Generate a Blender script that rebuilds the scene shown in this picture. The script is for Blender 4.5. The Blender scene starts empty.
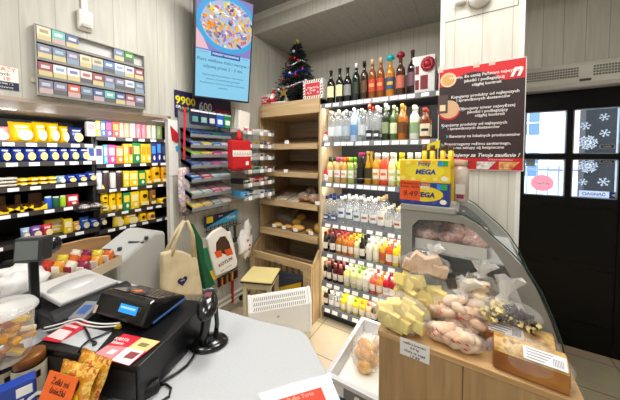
import bpy, bmesh, math, random
from mathutils import Matrix, Vector, Euler, noise
random.seed(7)
S = bpy.context.scene
COL = S.collection
PI = math.pi
# ------------------------------------------------------------------ camera numbers (solved from the photo's straight lines)
F, YAW, PITCH, ROLL, PXC, PYC, EYE = 254.2, .5527, .04, -.0024, 310., 164.06, 1.5
def _basis():
    cy, sy = math.cos(YAW), math.sin(YAW)
    f = Vector((-sy*math.cos(PITCH), cy*math.cos(PITCH), -math.sin(PITCH)))
    rt = Vector((cy, sy, 0)); u = rt.cross(f); c, s = math.cos(ROLL), math.sin(ROLL)
    return c*rt+s*u, -s*rt+c*u, f
RT, UP, FW = _basis()
def ray(x, y): return FW + (x-PXC)/F*RT - (y-PYC)/F*UP
def pX(x, y, v): r = ray(x, y); t = v/r.x; return Vector((v, t*r.y, EYE+t*r.z))
def pY(x, y, v): r = ray(x, y); t = v/r.y; return Vector((t*r.x, v, EYE+t*r.z))
def pZ(x, y, v): r = ray(x, y); t = (v-EYE)/r.z; return Vector((t*r.x, t*r.y, v))
cam = bpy.data.cameras.new('camera'); camo = bpy.data.objects.new('camera', cam); COL.objects.link(camo)
cam.sensor_width = 36; cam.sensor_fit = 'HORIZONTAL'; cam.lens = 36*F/620; cam.shift_y = -(200-PYC)/620; cam.clip_start = .02
R3 = Matrix((RT, UP, -FW)).transposed(); camo.matrix_world = Matrix.Translation((0, 0, EYE)) @ R3.to_4x4()
S.camera = camo
S.view_settings.view_transform = 'Standard'; S.view_settings.look = 'None'; S.view_settings.gamma = 1
S.view_settings.use_curve_mapping = False; S.view_settings.exposure = 0.0
# ------------------------------------------------------------------ materials
def lin(h):
    if isinstance(h, str):
        h = h.lstrip('#'); h = [int(h[i:i+2], 16)/255 for i in (0, 2, 4)]
    return tuple((c/12.92 if c <= .04045 else ((c+.055)/1.055)**2.4) for c in h[:3])+(1,)
MC = {}
def newmat(n):
    m = bpy.data.materials.new(n); m.use_nodes = True; nt = m.node_tree
    return m, nt, nt.nodes['Principled BSDF']
def mat(h, rough=.5, metal=0, coat=0, var=.06, vs=60, bump=0):
    """plain coloured surface with a little procedural variation"""
    k = ('p', h, rough, metal, coat, var, vs, bump)
    if k in MC: return MC[k]
    m, nt, b = newmat('surface_'+str(len(MC)))
    c = lin(h); b.inputs['Roughness'].default_value = rough; b.inputs['Metallic'].default_value = metal
    b.inputs['Coat Weight'].default_value = coat
    tc = nt.nodes.new('ShaderNodeTexCoord'); nz = nt.nodes.new('ShaderNodeTexNoise'); nz.inputs['Scale'].default_value = vs
    nt.links.new(tc.outputs['Object'], nz.inputs['Vector'])
    mx = nt.nodes.new('ShaderNodeMix'); mx.data_type = 'RGBA'
    mx.inputs['A'].default_value = tuple(x*(1-var) for x in c[:3])+(1,); mx.inputs['B'].default_value = tuple(min(1, x*(1+var)) for x in c[:3])+(1,)
    nt.links.new(nz.outputs['Fac'], mx.inputs['Factor']); nt.links.new(mx.outputs['Result'], b.inputs['Base Color'])
    if bump:
        bp = nt.nodes.new('ShaderNodeBump'); bp.inputs['Strength'].default_value = bump; bp.inputs['Distance'].default_value = .01
        nt.links.new(nz.outputs['Fac'], bp.inputs['Height']); nt.links.new(bp.outputs['Normal'], b.inputs['Normal'])
    MC[k] = m; return m
def blotch(cols, scale=25, rough=.5, bump=.3, detail=3, coat=0):
    """noise driven colour ramp over several colours (food, print, fabric)"""
    k = ('b', tuple(cols), scale, rough, bump)
    if k in MC: return MC[k]
    m, nt, b = newmat('blotch_'+str(len(MC))); b.inputs['Roughness'].default_value = rough; b.inputs['Coat Weight'].default_value = coat
    tc = nt.nodes.new('ShaderNodeTexCoord'); nz = nt.nodes.new('ShaderNodeTexNoise'); nz.inputs['Scale'].default_value = scale; nz.inputs['Detail'].default_value = detail
    nt.links.new(tc.outputs['Object'], nz.inputs['Vector'])
    r = nt.nodes.new('ShaderNodeValToRGB'); e = r.color_ramp.elements
    n = len(cols)
    for i, c in enumerate(cols):
        p = .3+.4*i/max(1, n-1)
        if i == 0: e[0].position = p; e[0].color = lin(c)
        elif i == n-1: e[-1].position = p; e[-1].color = lin(c)
        else: x = e.new(p); x.color = lin(c)
    nt.links.new(nz.outputs['Fac'], r.inputs['Fac']); nt.links.new(r.outputs['Color'], b.inputs['Base Color'])
    if bump:
        bp = nt.nodes.new('ShaderNodeBump'); bp.inputs['Strength'].default_value = bump; bp.inputs['Distance'].default_value = .005
        nt.links.new(nz.outputs['Fac'], bp.inputs['Height']); nt.links.new(bp.outputs['Normal'], b.inputs['Normal'])
    MC[k] = m; return m
def wood(c1, c2, axis='X', rough=.45, seam=0, seam_axis=None, seam_c='#8a887c', sc=1., off=0.):
    """stretched noise grain; optional plank seams at a given width"""
    k = ('w', c1, c2, axis, rough, seam, seam_axis, sc, off)
    if k in MC: return MC[k]
    m, nt, b = newmat('wood_'+str(len(MC))); b.inputs['Roughness'].default_value = rough
    L = nt.links.new; N = nt.nodes.new
    tc = N('ShaderNodeTexCoord'); mp = N('ShaderNodeMapping')
    s = [22*sc]*3; s['XYZ'.index(axis)] = 1.6*sc; mp.inputs['Scale'].default_value = s
    L(tc.outputs['Object'], mp.inputs['Vector'])
    nz = N('ShaderNodeTexNoise'); nz.inputs['Scale'].default_value = 1.6; nz.inputs['Detail'].default_value = 6; nz.inputs['Distortion'].default_value = .6
    L(mp.outputs['Vector'], nz.inputs['Vector'])
    r = N('ShaderNodeValToRGB'); r.color_ramp.elements[0].position = .3; r.color_ramp.elements[1].position = .7
    r.color_ramp.elements[0].color = lin(c1); r.color_ramp.elements[1].color = lin(c2)
    L(nz.outputs['Fac'], r.inputs['Fac']); out = r.outputs['Color']
    if seam:
        sp = N('ShaderNodeSeparateXYZ'); L(tc.outputs['Object'], sp.inputs['Vector'])
        a = N('ShaderNodeMath'); a.operation = 'ADD'; a.inputs[1].default_value = 50+off; L(sp.outputs[seam_axis], a.inputs[0])
        d = N('ShaderNodeMath'); d.operation = 'DIVIDE'; d.inputs[1].default_value = seam; L(a.outputs[0], d.inputs[0])
        fr = N('ShaderNodeMath'); fr.operation = 'FRACT'; L(d.outputs[0], fr.inputs[0])
        lt = N('ShaderNodeMath'); lt.operation = 'LESS_THAN'; lt.inputs[1].default_value = .004/seam; L(fr.outputs[0], lt.inputs[0])
        mx = N('ShaderNodeMix'); mx.data_type = 'RGBA'; mx.inputs['B'].default_value = lin(seam_c)
        L(lt.outputs[0], mx.inputs['Factor']); L(out, mx.inputs['A']); out = mx.outputs['Result']
    L(out, b.inputs['Base Color'])
    MC[k] = m; return m
def tiles(c1, c2, grout, w=.33, ox=0., oy=0., rough=.3):
    m, nt, b = newmat('floor_tiles'); L = nt.links.new; N = nt.nodes.new
    b.inputs['Roughness'].default_value = rough
    tc = N('ShaderNodeTexCoord'); mp = N('ShaderNodeMapping'); mp.inputs['Location'].default_value = (ox, oy, 0); L(tc.outputs['Object'], mp.inputs['Vector'])
    br = N('ShaderNodeTexBrick'); br.offset = 0; br.inputs['Scale'].default_value = 1; br.inputs['Brick Width'].default_value = w; br.inputs['Row Height'].default_value = w
    br.inputs['Mortar Size'].default_value = .004; br.inputs['Color1'].default_value = lin(c1); br.inputs['Color2'].default_value = lin(c2); br.inputs['Mortar'].default_value = lin(grout)
    L(mp.outputs['Vector'], br.inputs['Vector'])
    nz = N('ShaderNodeTexNoise'); nz.inputs['Scale'].default_value = 7; nz.inputs['Detail'].default_value = 6; L(tc.outputs['Object'], nz.inputs['Vector'])
    mx = N('ShaderNodeMix'); mx.data_type = 'RGBA'; mx.blend_type = 'MULTIPLY'; mx.inputs['Factor'].default_value = .35
    L(br.outputs['Color'], mx.inputs['A']); L(nz.outputs['Color'], mx.inputs['B']); L(mx.outputs['Result'], b.inputs['Base Color'])
    return m
def thin(h, opac=.3, rough=.05, gloss=.5, name='film'):
    """clear sheet: transparent + tinted diffuse + glossy (glass panes, bags, clear bottles)"""
    k = ('t', h, opac, rough, gloss)
    if k in MC: return MC[k]
    m, nt, b = newmat(name+'_'+str(len(MC))); L = nt.links.new; N = nt.nodes.new
    b.inputs['Base Color'].default_value = lin(h); b.inputs['Roughness'].default_value = rough; b.inputs['Specular IOR Level'].default_value = gloss
    tr = N('ShaderNodeBsdfTransparent'); tr.inputs['Color'].default_value = (1, 1, 1, 1)
    ms = N('ShaderNodeMixShader'); lw = N('ShaderNodeLayerWeight'); lw.inputs['Blend'].default_value = .35
    ad = N('ShaderNodeMath'); ad.operation = 'MULTIPLY_ADD'; ad.inputs[1].default_value = .5*gloss; ad.inputs[2].default_value = opac; ad.use_clamp = True
    L(lw.outputs['Facing'], ad.inputs[0]); L(ad.outputs[0], ms.inputs['Fac']); L(tr.outputs[0], ms.inputs[1]); L(b.outputs[0], ms.inputs[2])
    L(ms.outputs[0], nt.nodes['Material Output'].inputs['Surface'])
    MC[k] = m; return m
def emit(h, s=1.):
    k = ('e', h, s)
    if k in MC: return MC[k]
    m, nt, b = newmat('lit_'+str(len(MC))); b.inputs['Base Color'].default_value = (0, 0, 0, 1)
    b.inputs['Emission Color'].default_value = lin(h); b.inputs['Emission Strength'].default_value = s; b.inputs['Specular IOR Level'].default_value = .1
    MC[k] = m; return m
# ------------------------------------------------------------------ mesh collector
class M:
    def __init__(s): s.v = []; s.f = []; s.mi = []; s.sm = []; s.x = Matrix()
    def add(s, vs, fs, mi=0, smooth=False):
        o = len(s.v); s.v += [tuple(s.x @ Vector(p)) for p in vs]
        for f in fs: s.f.append([o+i for i in f]); s.mi.append(mi); s.sm.append(smooth)
        return s
    def box(s, x0, x1, y0, y1, z0, z1, mi=0):
        return s.add([(x0,y0,z0),(x1,y0,z0),(x1,y1,z0),(x0,y1,z0),(x0,y0,z1),(x1,y0,z1),(x1,y1,z1),(x0,y1,z1)],
                     [(3,2,1,0),(4,5,6,7),(0,1,5,4),(1,2,6,5),(2,3,7,6),(3,0,4,7)], mi)
    def rbox(s, c, sz, rot, mi=0):
        k = s.x; s.x = k @ Matrix.Translation(c) @ Euler(rot).to_matrix().to_4x4()
        a, b, d = [q/2 for q in sz]; s.box(-a, a, -b, b, -d, d, mi); s.x = k; return s
    def lathe(s, pr, n=14, c=(0,0,0), mi=0, smooth=True, sx=1, sy=1, axis='Z'):
        vs = []; fs = []
        for r, z in pr:
            for i in range(n):
                a = 2*PI*i/n; p = (r*math.cos(a)*sx, r*math.sin(a)*sy, z)
                if axis == 'Y': p = (p[0], p[2], -p[1])
                if axis == 'X': p = (p[2], p[0], p[1])
                vs.append((c[0]+p[0], c[1]+p[1], c[2]+p[2]))
        for j in range(len(pr)-1):
            for i in range(n):
                k = (i+1) % n; fs.append((j*n+i, j*n+k, (j+1)*n+k, (j+1)*n+i))
        if pr[0][0] > 1e-6: fs.append(tuple(range(n-1, -1, -1)))
        if pr[-1][0] > 1e-6: fs.append(tuple((len(pr)-1)*n+i for i in range(n)))
        return s.add(vs, fs, mi, smooth)
    def tube(s, pts, r, n=6, mi=0, closed=False):
        pts = [Vector(p) for p in pts]; vs = []; fs = []; m = len(pts); u = None
        for i, p in enumerate(pts):
            a = pts[i-1] if i else (pts[-1] if closed else p); b = pts[(i+1) % m] if (i < m-1 or closed) else p
            t = (b-a).normalized() if (b-a).length > 1e-9 else Vector((0, 0, 1))
            if u is None: u = t.orthogonal().normalized()
            else:
                u = u-t*u.dot(t); u = u.normalized() if u.length > 1e-6 else t.orthogonal().normalized()
            w = t.cross(u); rr = r[i] if isinstance(r, (list, tuple)) else r
            for k in range(n): vs.append(tuple(p+rr*(math.cos(2*PI*k/n)*u+math.sin(2*PI*k/n)*w)))
        for j in range(m if closed else m-1):
            for i in range(n):
                k = (i+1) % n; q = (j+1) % m; fs.append((j*n+i, j*n+k, q*n+k, q*n+i))
        if not closed: fs += [tuple(range(n-1, -1, -1)), tuple((m-1)*n+i for i in range(n))]
        return s.add(vs, fs, mi, True)
    def prism(s, poly, a, b, axis='Z', mi=0):
        """outline extruded from a to b along an axis. Z: (x,y); Y: (x,z); X: (y,z)"""
        n = len(poly)
        def P(p, t): return {'Z': (p[0], p[1], t), 'Y': (p[0], t, p[1]), 'X': (t, p[0], p[1])}[axis]
        vs = [P(p, a) for p in poly]+[P(p, b) for p in poly]
        fs = [tuple(range(n-1, -1, -1)), tuple(range(n, 2*n))]+[(i, (i+1) % n, n+(i+1) % n, n+i) for i in range(n)]
        return s.add(vs, fs, mi)
    def pillow(s, w, h, d, nx=8, nz=9, crump=.004, seed=0, mi=0, mid=None, taper=.0, crimp=.06):
        """filled bag standing on z=0, front facing -Y, crimped at top and bottom; faces between heights `mid` on the front get mi+1"""
        vs = []; fs = []; mis = []
        rnd = random.Random(seed)
        for side in (-1, 1):
            for j in range(nz+1):
                v = j/nz
                for i in range(nx+1):
                    u = i/nx*2-1; t = (1-abs(u)**2.6)*(1-abs(2*v-1)**3.5)
                    y = side*d/2*max(0, t)**.6; x = u*w/2*(1-taper*v)*(1-.06*(1-abs(2*v-1)**4)); z = v*h
                    q = noise.noise((x*28+seed*3.1, z*28, side*4.))*crump
                    e = 0 if (j in (0, nz) or i in (0, nx)) else 1
                    vs.append((x, y+side*abs(q)*e*1.4+(0 if e else q*.8), z+(rnd.uniform(-1, 1)*crump*.3 if j == nz else 0)))
        k = (nx+1)*(nz+1)
        for sd in (0, 1):
            for j in range(nz):
                for i in range(nx):
                    a = sd*k+j*(nx+1)+i; q = (a, a+1, a+nx+2, a+nx+1)
                    fs.append(q if sd == 0 else q[::-1])
        o = len(s.v); s.v += [tuple(s.x @ Vector(p)) for p in vs]
        for n_, f in enumerate(fs):
            s.f.append([o+i for i in f]); j = (n_ % (nx*nz))//nx; i = n_ % nx
            m_ = mi
            if mid and n_ < nx*nz and mid[0] <= (j+.5)/nz <= mid[1] and mid[2] <= (i+.5)/nx <= mid[3]: m_ = mi+1
            s.mi.append(m_); s.sm.append(True)
        return s
    def blob(s, c, r, n=10, m=7, amp=.15, fr=3., seed=0, mi=0, smooth=True, rot=None):
        vs = []; fs = []; rm = Euler(rot).to_matrix() if rot else Matrix.Identity(3)
        for j in range(m+1):
            th = PI*j/m
            for i in range(n):
                ph = 2*PI*i/n; d = Vector((math.sin(th)*math.cos(ph), math.sin(th)*math.sin(ph), -math.cos(th)))
                k = 1+amp*noise.noise(d*fr+Vector((seed*7.3, seed*1.7, 0)))
                p = rm @ Vector((d.x*r[0]*k, d.y*r[1]*k, d.z*r[2]*k)); vs.append((c[0]+p.x, c[1]+p.y, c[2]+p.z))
        for j in range(m):
            for i in range(n):
                k = (i+1) % n; fs.append((j*n+i, j*n+k, (j+1)*n+k, (j+1)*n+i))
        return s.add(vs, fs, mi, smooth)
    def disc(s, c, rx, rz, y=None, n=20, mi=0):
        """flat disc facing -Y"""
        return s.add([(c[0]+rx*math.cos(2*PI*i/n), c[1], c[2]+rz*math.sin(2*PI*i/n)) for i in range(n)], [tuple(range(n))], mi)
    def quad(s, x0, x1, z0, z1, y, mi=0): return s.add([(x0,y,z0),(x1,y,z0),(x1,y,z1),(x0,y,z1)], [(0,1,2,3)], mi)
    def mesh(s, name, mats):
        me = bpy.data.meshes.new(name); me.from_pydata(s.v, [], s.f)
        for m in (mats if isinstance(mats, (list, tuple)) else [mats]): me.materials.append(m)
        me.polygons.foreach_set('material_index', s.mi); me.polygons.foreach_set('use_smooth', s.sm); me.update(); return me
    def ob(s, name, mats, parent=None, bev=0, label=None):
        return link(name, s.mesh(name, mats), parent, bev, label)
def link(name, me, parent=None, bev=0, label=None, loc=None):
    o = bpy.data.objects.new(name, me); COL.objects.link(o)
    if parent: o.parent = parent
    if loc: o.location = loc
    if bev:
        b = o.modifiers.new('bevel', 'BEVEL'); b.width = bev; b.segments = 2; b.limit_method = 'ANGLE'; b.angle_limit = .7
    if label: o['label'] = label
    return o
def tag(o, label, cat, group=None):
    o['label'] = label; o['category'] = cat
    if group: o['group'] = group
    return o
def thing(name, label, cat, loc=(0,0,0), rz=0, group=None):
    o = bpy.data.objects.new(name, None); COL.objects.link(o); o.empty_display_size = .05
    o.location = loc; o.rotation_euler = (0, 0, rz); return tag(o, label, cat, group)
def struct(o, label=None):
    o['kind'] = 'structure'
    if label: o['label'] = label
    return o
def dup(root, loc, rz, label, group=None):
    def cp(o, par):
        c = o.copy(); COL.objects.link(c)
        if par: c.parent = par
        for ch in o.children: cp(ch, c)
        return c
    r = cp(root, None); r.location = loc; r.rotation_euler = (0, 0, rz); r['label'] = label
    if group: r['group'] = group
    return r
TXT = {}
def text(s, size, parent, m, loc, rot=(PI/2, 0, 0), name='lettering', align='CENTER', bold=0., depth=.0004, sx=1., shear=0.):
    cu = bpy.data.curves.new('t', 'FONT'); cu.body = s; cu.size = size; cu.align_x = align; cu.align_y = 'CENTER'; cu.extrude = depth; cu.offset = bold; cu.resolution_u = 2; cu.shear = shear
    t = bpy.data.objects.new('t', cu); me = bpy.data.meshes.new_from_object(t); bpy.data.objects.remove(t); bpy.data.curves.remove(cu)
    me.materials.clear(); me.materials.append(m); me.name = name
    o = link(name, me, parent); o.location = loc; o.rotation_euler = rot; o.scale = (sx, 1, 1); return o
ORD = 'first second third fourth fifth sixth seventh eighth ninth tenth eleventh twelfth thirteenth fourteenth fifteenth sixteenth'.split()
BLACK = mat('#121214', .35); DKGREY = mat('#2b2b2f', .5); WHITE = mat('#f2f2f0', .4); PAPER = mat('#f6f4ee', .7); GREY = mat('#9a9b98', .45); STEEL = mat('#b9bcbd', .3, .9)
TAGW = mat('#fbfbf8', .5); INK = mat('#1d1a1a', .7)
LAMP_W = 16.5; SKY = 4.5; SHELF_FILL = 50.; ALCOVE_FILL = 22.; TV_TILT = .19; TV_E = 1.0
# ================================================================== SETTING
WALLP = dict(seam=.133, seam_axis='Y', off=.07)
m_wallL = wood('#bdbbb0', '#cfcdc3', 'Z', .5, .133, 'Y', '#a9a89d', 1, .07)
m_wallB = wood('#c6c2b6', '#d6d2c6', 'Z', .5, .12, 'X', '#a5a094', 1, .03)
m_col = wood('#d0cdc1', '#e1ded3', 'Z', .45, .112, 'X', '#bdbab0', 1, .015)
m_ceil = mat('#8f8f8d', .8)
m_plain = mat('#cfcbc2', .7)
m = M(); m.box(-3.75, 2., -1.7, 2.75, -.06, 0)
struct(m.ob('floor', tiles('#d8c9ac', '#d2c1a1', '#857866', .33, .07, .05)))
m = M(); m.prism([(1.09,0),(2.75,0),(2.75,2.9),(-1.7,2.9),(-1.7,0),(-.9,0),(-.9,1.784),(1.09,1.784)], -1.94, -1.9, 'X')
struct(m.ob('wall_left', m_wallL))
m = M(); m.box(-1.942, -1.898, 1.065, 1.09, 0, 1.764)
struct(m.ob('trim_1', mat('#e6e4dc', .45)), 'pale painted lining on the wall end beside the opening')
m = M(); m.box(-2.28, -1.895, -.9, 1.06, 1.765, 1.784)
struct(m.ob('trim_2', mat('#b9aa9b', .45)), 'dull beige board under the lintel of the opening')
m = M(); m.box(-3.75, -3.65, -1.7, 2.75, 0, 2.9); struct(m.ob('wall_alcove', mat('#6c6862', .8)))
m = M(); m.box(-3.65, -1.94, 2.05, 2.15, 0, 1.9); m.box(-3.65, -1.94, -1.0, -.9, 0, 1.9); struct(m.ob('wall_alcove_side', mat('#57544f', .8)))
m = M(); m.box(-3.65, -1.94, -.9, 2.05, 1.83, 1.9); struct(m.ob('ceiling_alcove', mat('#b5aa9c', .6)))
m = M(); m.box(-1.9, .12, 2.7, 2.82, 0, 2.9); m.box(.12, 1.75, 2.7, 2.82, 2.02, 2.9); m.box(1.75, 2., 2.7, 2.82, 0, 2.9)
struct(m.ob('wall_back', m_wallB))
m = M(); m.box(2., 2.1, -1.7, 2.8, 0, 2.9); struct(m.ob('wall_right', m_plain))
m = M(); m.box(-3.75, 2., -1.8, -1.7, 0, 2.9); struct(m.ob('wall_front', m_plain))
m = M(); m.box(-2.2, 2.1, -1.8, 2.8, 2.9, 2.98); struct(m.ob('ceiling', m_ceil))
m = M(); m.box(-1.9, 2., 1.975, 2.7, 2.733, 2.9); struct(m.ob('ceiling_bulkhead', wood('#bdbbb3', '#cbc9c1', 'Z', .5, .133, 'X', '#a8a69c')))
m = M(); m.box(-1.9, 2., 1.93, 1.975, 2.86, 2.9); struct(m.ob('trim_3', mat('#efefec', .4)), 'white cable duct along the top of the bulkhead')
# column with cover panels
m = M(); m.box(-.12, .2, 1.45, 1.78, 0, 2.9); c = struct(m.ob('wall_column', m_col))
m = M(); m.box(-.124, -.104, 1.444, 1.47, 0, 2.9); m.box(.188, .204, 1.444, 1.47, 0, 2.9); struct(m.ob('corner_trim', mat('#ecebe4', .4), c))
m = M(); m.box(-.104, .18, 1.4485, 1.452, 2.148, 2.151); m.box(.178, .181, 1.4485, 1.452, 2.151, 2.9); struct(m.ob('panel_joint', mat('#7f7d76', .7), c))
# ceiling lamps behind and above the counter
for i, (x, y, e) in enumerate(((-.95, 1.1, 1.4), (.1, .85, .75), (-.95, -.7, .9), (.35, -.7, .75))):
    t = thing('ceiling_light', 'square white ceiling lamp panel, %s of the four above the counter area' % ['far left', 'far right', 'near left', 'near right'][i], 'ceiling light', (x, y, 2.9), 0, 'ceiling lamp panels')
    k = M(); k.box(-.31, .31, -.31, .31, -.03, -.001); k.ob('frame', WHITE, t)
    k = M(); k.box(-.28, .28, -.28, .28, -.034, -.031); k.ob('diffuser', emit('#fffaf2', 5.), t)
    la = bpy.data.lights.new('lamp', 'AREA'); la.shape = 'SQUARE'; la.size = .55; la.energy = LAMP_W*e; la.color = (1, .975, .94)
    lo = bpy.data.objects.new('lamp', la); COL.objects.link(lo); lo.location = (x, y, 2.86)
# ------------------------------------------------------------------ door and outside
m_dk = mat('#040405', .3); m_dk.node_tree.nodes['Principled BSDF'].inputs['Specular IOR Level'].default_value = .25
PW = [(.40, .645), (.68, .92)]; PZ = [(1.165, 1.455), (1.495, 1.83)]
m = M()
xs = [.12, .40, .645, .68, .92, 1.2]
for x0, x1 in ((.12,.40),(.645,.68),(.92,1.74)): m.box(x0, x1, 2.69, 2.73, .0, 2.0)
for x0, x1 in PW:
    for z0, z1 in ((.0,1.165),(1.455,1.495),(1.83,2.0)): m.box(x0, x1, 2.69, 2.73, z0, z1)
for x in (.385, .935): m.box(x-.006, x+.006, 2.683, 2.69, .05, 1.95)
for z in (.62, .66, .2, 1.08): m.box(.27, 1.2, 2.684, 2.69, z, z+.012)
door = struct(m.ob('door_1', m_dk), 'black glazed shop door with four small panes')
k = M(); k.box(.96, .985, 2.63, 2.69, .95, 1.15); k.ob('door_handle', mat('#3a3a3d', .3, .8), door)
gl = thin('#cfe0ea', .02, .03, .4, 'pane')
def decal(h):
    m, nt, b = newmat('decal_'+h.strip('#')); b.inputs['Base Color'].default_value = lin(h); b.inputs['Roughness'].default_value = .5
    tl = nt.nodes.new('ShaderNodeBsdfTranslucent'); tl.inputs['Color'].default_value = lin(h); mx = nt.nodes.new('ShaderNodeMixShader'); mx.inputs['Fac'].default_value = .6
    nt.links.new(b.outputs[0], mx.inputs[1]); nt.links.new(tl.outputs[0], mx.inputs[2]); nt.links.new(mx.outputs[0], nt.nodes['Material Output'].inputs['Surface']); return m
m_flake = decal('#f4f9ff')
for x0, x1 in PW:
    for z0, z1 in PZ:
        k = M(); k.box(x0, x1, 2.708, 2.714, z0, z1); k.ob('pane', gl, door)
        k = M()
        for a in ((x0,x0+.007,z0,z1),(x1-.007,x1,z0,z1),(x0,x1,z0,z0+.007),(x0,x1,z1-.007,z1)): k.box(a[0], a[1], 2.686, 2.716, a[2], a[3])
        k.ob('glazing_bead', mat('#8fa0b0', .4), door)
def flake(cx, cz, r, rich=0):
    k = M(); wd = r*.17
    for i in range(6):
        a = i*PI/3+.2; k.rbox((cx+math.cos(a)*r/2, 2.7055, cz+math.sin(a)*r/2), (r, .001, wd), (0, -a, 0))
        for q in ((.62,) if not rich else (.45, .72)):
            for sg in (-1, 1):
                b = a+sg*.9; L = r*(.3 if not rich else .42)
                k.rbox((cx+math.cos(a)*r*q+math.cos(b)*L/2, 2.7055, cz+math.sin(a)*r*q+math.sin(b)*L/2), (L, .001, wd*.8), (0, -b, 0))
    if rich: k.disc((cx, 2.7052, cz), r*.42, r*.42)
    k.ob('snowflake_decal', m_flake, door)
def dz(x, y): p = pY(x, y, 2.705); return p.x, p.z
for x, y, r, q in ((604.5,117,.028,0),(585.5,126,.03,0),(605,133,.029,0),(588,142.5,.05,1),(588,166,.05,1),(603.5,182,.033,0),(583,182,.026,0)):
    a, b = dz(x, y); flake(a, b, r, q)
for y in (146.5, 161.5):
    a, b = dz(607, y); k = M(); k.box(a-.036, a+.036, 2.7035, 2.7055, b-.012, b+.012); o = k.ob('opening_sticker', mat('#10131c', .4), door)
    k = M()
    for q in ((-.036,.036,.0105,.012),(-.036,.036,-.012,-.0105),(-.036,-.0345,-.012,.012),(.0345,.036,-.012,.012)): k.box(a+q[0], a+q[1], 2.703, 2.7036, b+q[2], b+q[3])
    k.ob('sticker_border', WHITE, o); text('tokoła', .017, o, WHITE, (a, 2.7028, b))
a, b = dz(542, 183); k = M(); k.disc((a, 2.7052, b), .07, .066, n=28); o = k.ob('round_sticker', decal('#ee8f98'), door, label='round pink sticker on the lower pane')
text('- a + a', .03, o, WHITE, (a, 2.7045, b), bold=.001)
a, b = dz(530.5, 162); k = M(); k.quad(a-.028, a+.028, b-.034, b+.03, 2.7052); o = k.ob('notice_sheet', mat('#aebfcc', .6), door)
text('otwarte\n6 - 22', .014, o, INK, (a, 2.7045, b))
a, b = dz(599, 194.5); k = M(); k.box(a-.105, a+.11, 2.701, 2.7045, b-.024, b+.024); o = k.ob('pull_sign', decal('#eef3ff'), door, label='white strip reading pull with a blue arrow square')
text('CIĄGNĄĆ', .027, o, mat('#1c3a8c', .5), (a-.03, 2.7005, b), bold=.0006)
k = M(); k.box(a+.05, a+.11, 2.700, 2.7012, b-.024, b+.024); k.ob('arrow_square', mat('#1b3f9c', .5), o)
k = M(); k.prism([(a+.06,b),(a+.08,b+.015),(a+.08,b+.006),(a+.1,b+.006),(a+.1,b-.006),(a+.08,b-.006),(a+.08,b-.015)], 2.6995, 2.6999, 'Y'); k.ob('arrow', WHITE, o)
# outside: snowy yard, fence, pale houses, dark wall close on one side
m = M(); m.box(-3, 12, 2.82, 14, -.2, -.12); struct(m.ob('ground_outside', mat('#dfe6ee', .8)))
t = thing('house', 'pale house with dark windows across the yard outside the door', 'house', (2.6, 10.5, -.12))
m = M(); m.box(-2.8, 3.4, 0, .4, 0, 3.4); m.ob('wall', mat('#dfe8f2', .8), t)
m = M(); m.box(-.4, .75, -.06, 0, 1.0, 3.4); m.ob('brick_bay', mat('#e0b0a8', .8), t)
for x in (-2.2, -1.25, 1.2, 2.2):
    for z in (.9, 2.2): m = M(); m.box(x, x+.55, -.03, 0, z, z+.75); w = m.ob('window', mat('#5c7896', .2), t); m = M(); m.box(x+.26, x+.29, -.05, -.03, z, z+.75); m.box(x, x+.55, -.05, -.03, z+.36, z+.39); m.ob('window_bar', WHITE, w)
m = M(); m.prism([(-3.,3.4),(3.6,3.4),(3.,4.3),(-2.4,4.3)], -.2, .6, 'Y'); m.ob('roof', mat('#8d97a3', .8), t)
t = thing('fence', 'thin grey railing fence in the snowy yard outside the door', 'fence', (1.4, 6.2, -.12))
m = M()
for z in (.25, 1.3): m.box(-1.6, 2.4, -.015, .015, z, z+.04)
m.ob('rail', mat('#8ea0b4', .5), t)
for i in range(28): m = M(); m.box(-1.6+i*.145, -1.58+i*.145, -.01, .01, 0, 1.4); m.ob('bar', mat('#8ea0b4', .5), t)
o = M(); o.box(1.25, 3.4, 4.5, 4.7, -.12, 3.2); tag(o.ob('garage_wall', mat('#10141a', .8)), 'dark wall standing close outside the right hand door panes', 'wall')
# world = overcast winter sky, plus daylight at the door
w = bpy.data.worlds.new('sky'); S.world = w; w.use_nodes = True; bg = w.node_tree.nodes['Background']
bg.inputs['Color'].default_value = (.80, .90, 1., 1); bg.inputs['Strength'].default_value = SKY
# ------------------------------------------------------------------ air curtain over the door
t = thing('air_curtain', 'long white air curtain with slotted grilles above the black door', 'air curtain', (0, 2.7, 0))
m = M(); m.prism([(0,1.975),(-.13,1.975),(-.15,2.0),(-.15,2.115),(-.12,2.15),(0,2.15)], .36, 1.62, 'X'); m.ob('housing', mat('#dcd9d0', .4), t, .006)
for x0, x1 in ((.38, .665), (.735, 1.02), (1.09, 1.4)):
    m = M(); n = 20
    for r in range(4):
        for i in range(n):
            a = x0+(x1-x0)*i/n; m.box(a, a+(x1-x0)/n*.72, -.1525, -.149, 2.04+r*.0185, 2.04+r*.0185+.0125)
    m.ob('grille', mat('#77746c', .6), t)
m = M(); m.box(.668, .725, -.153, -.149, 2.008, 2.024); m.ob('display', mat('#4a4a48', .3), t)
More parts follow.
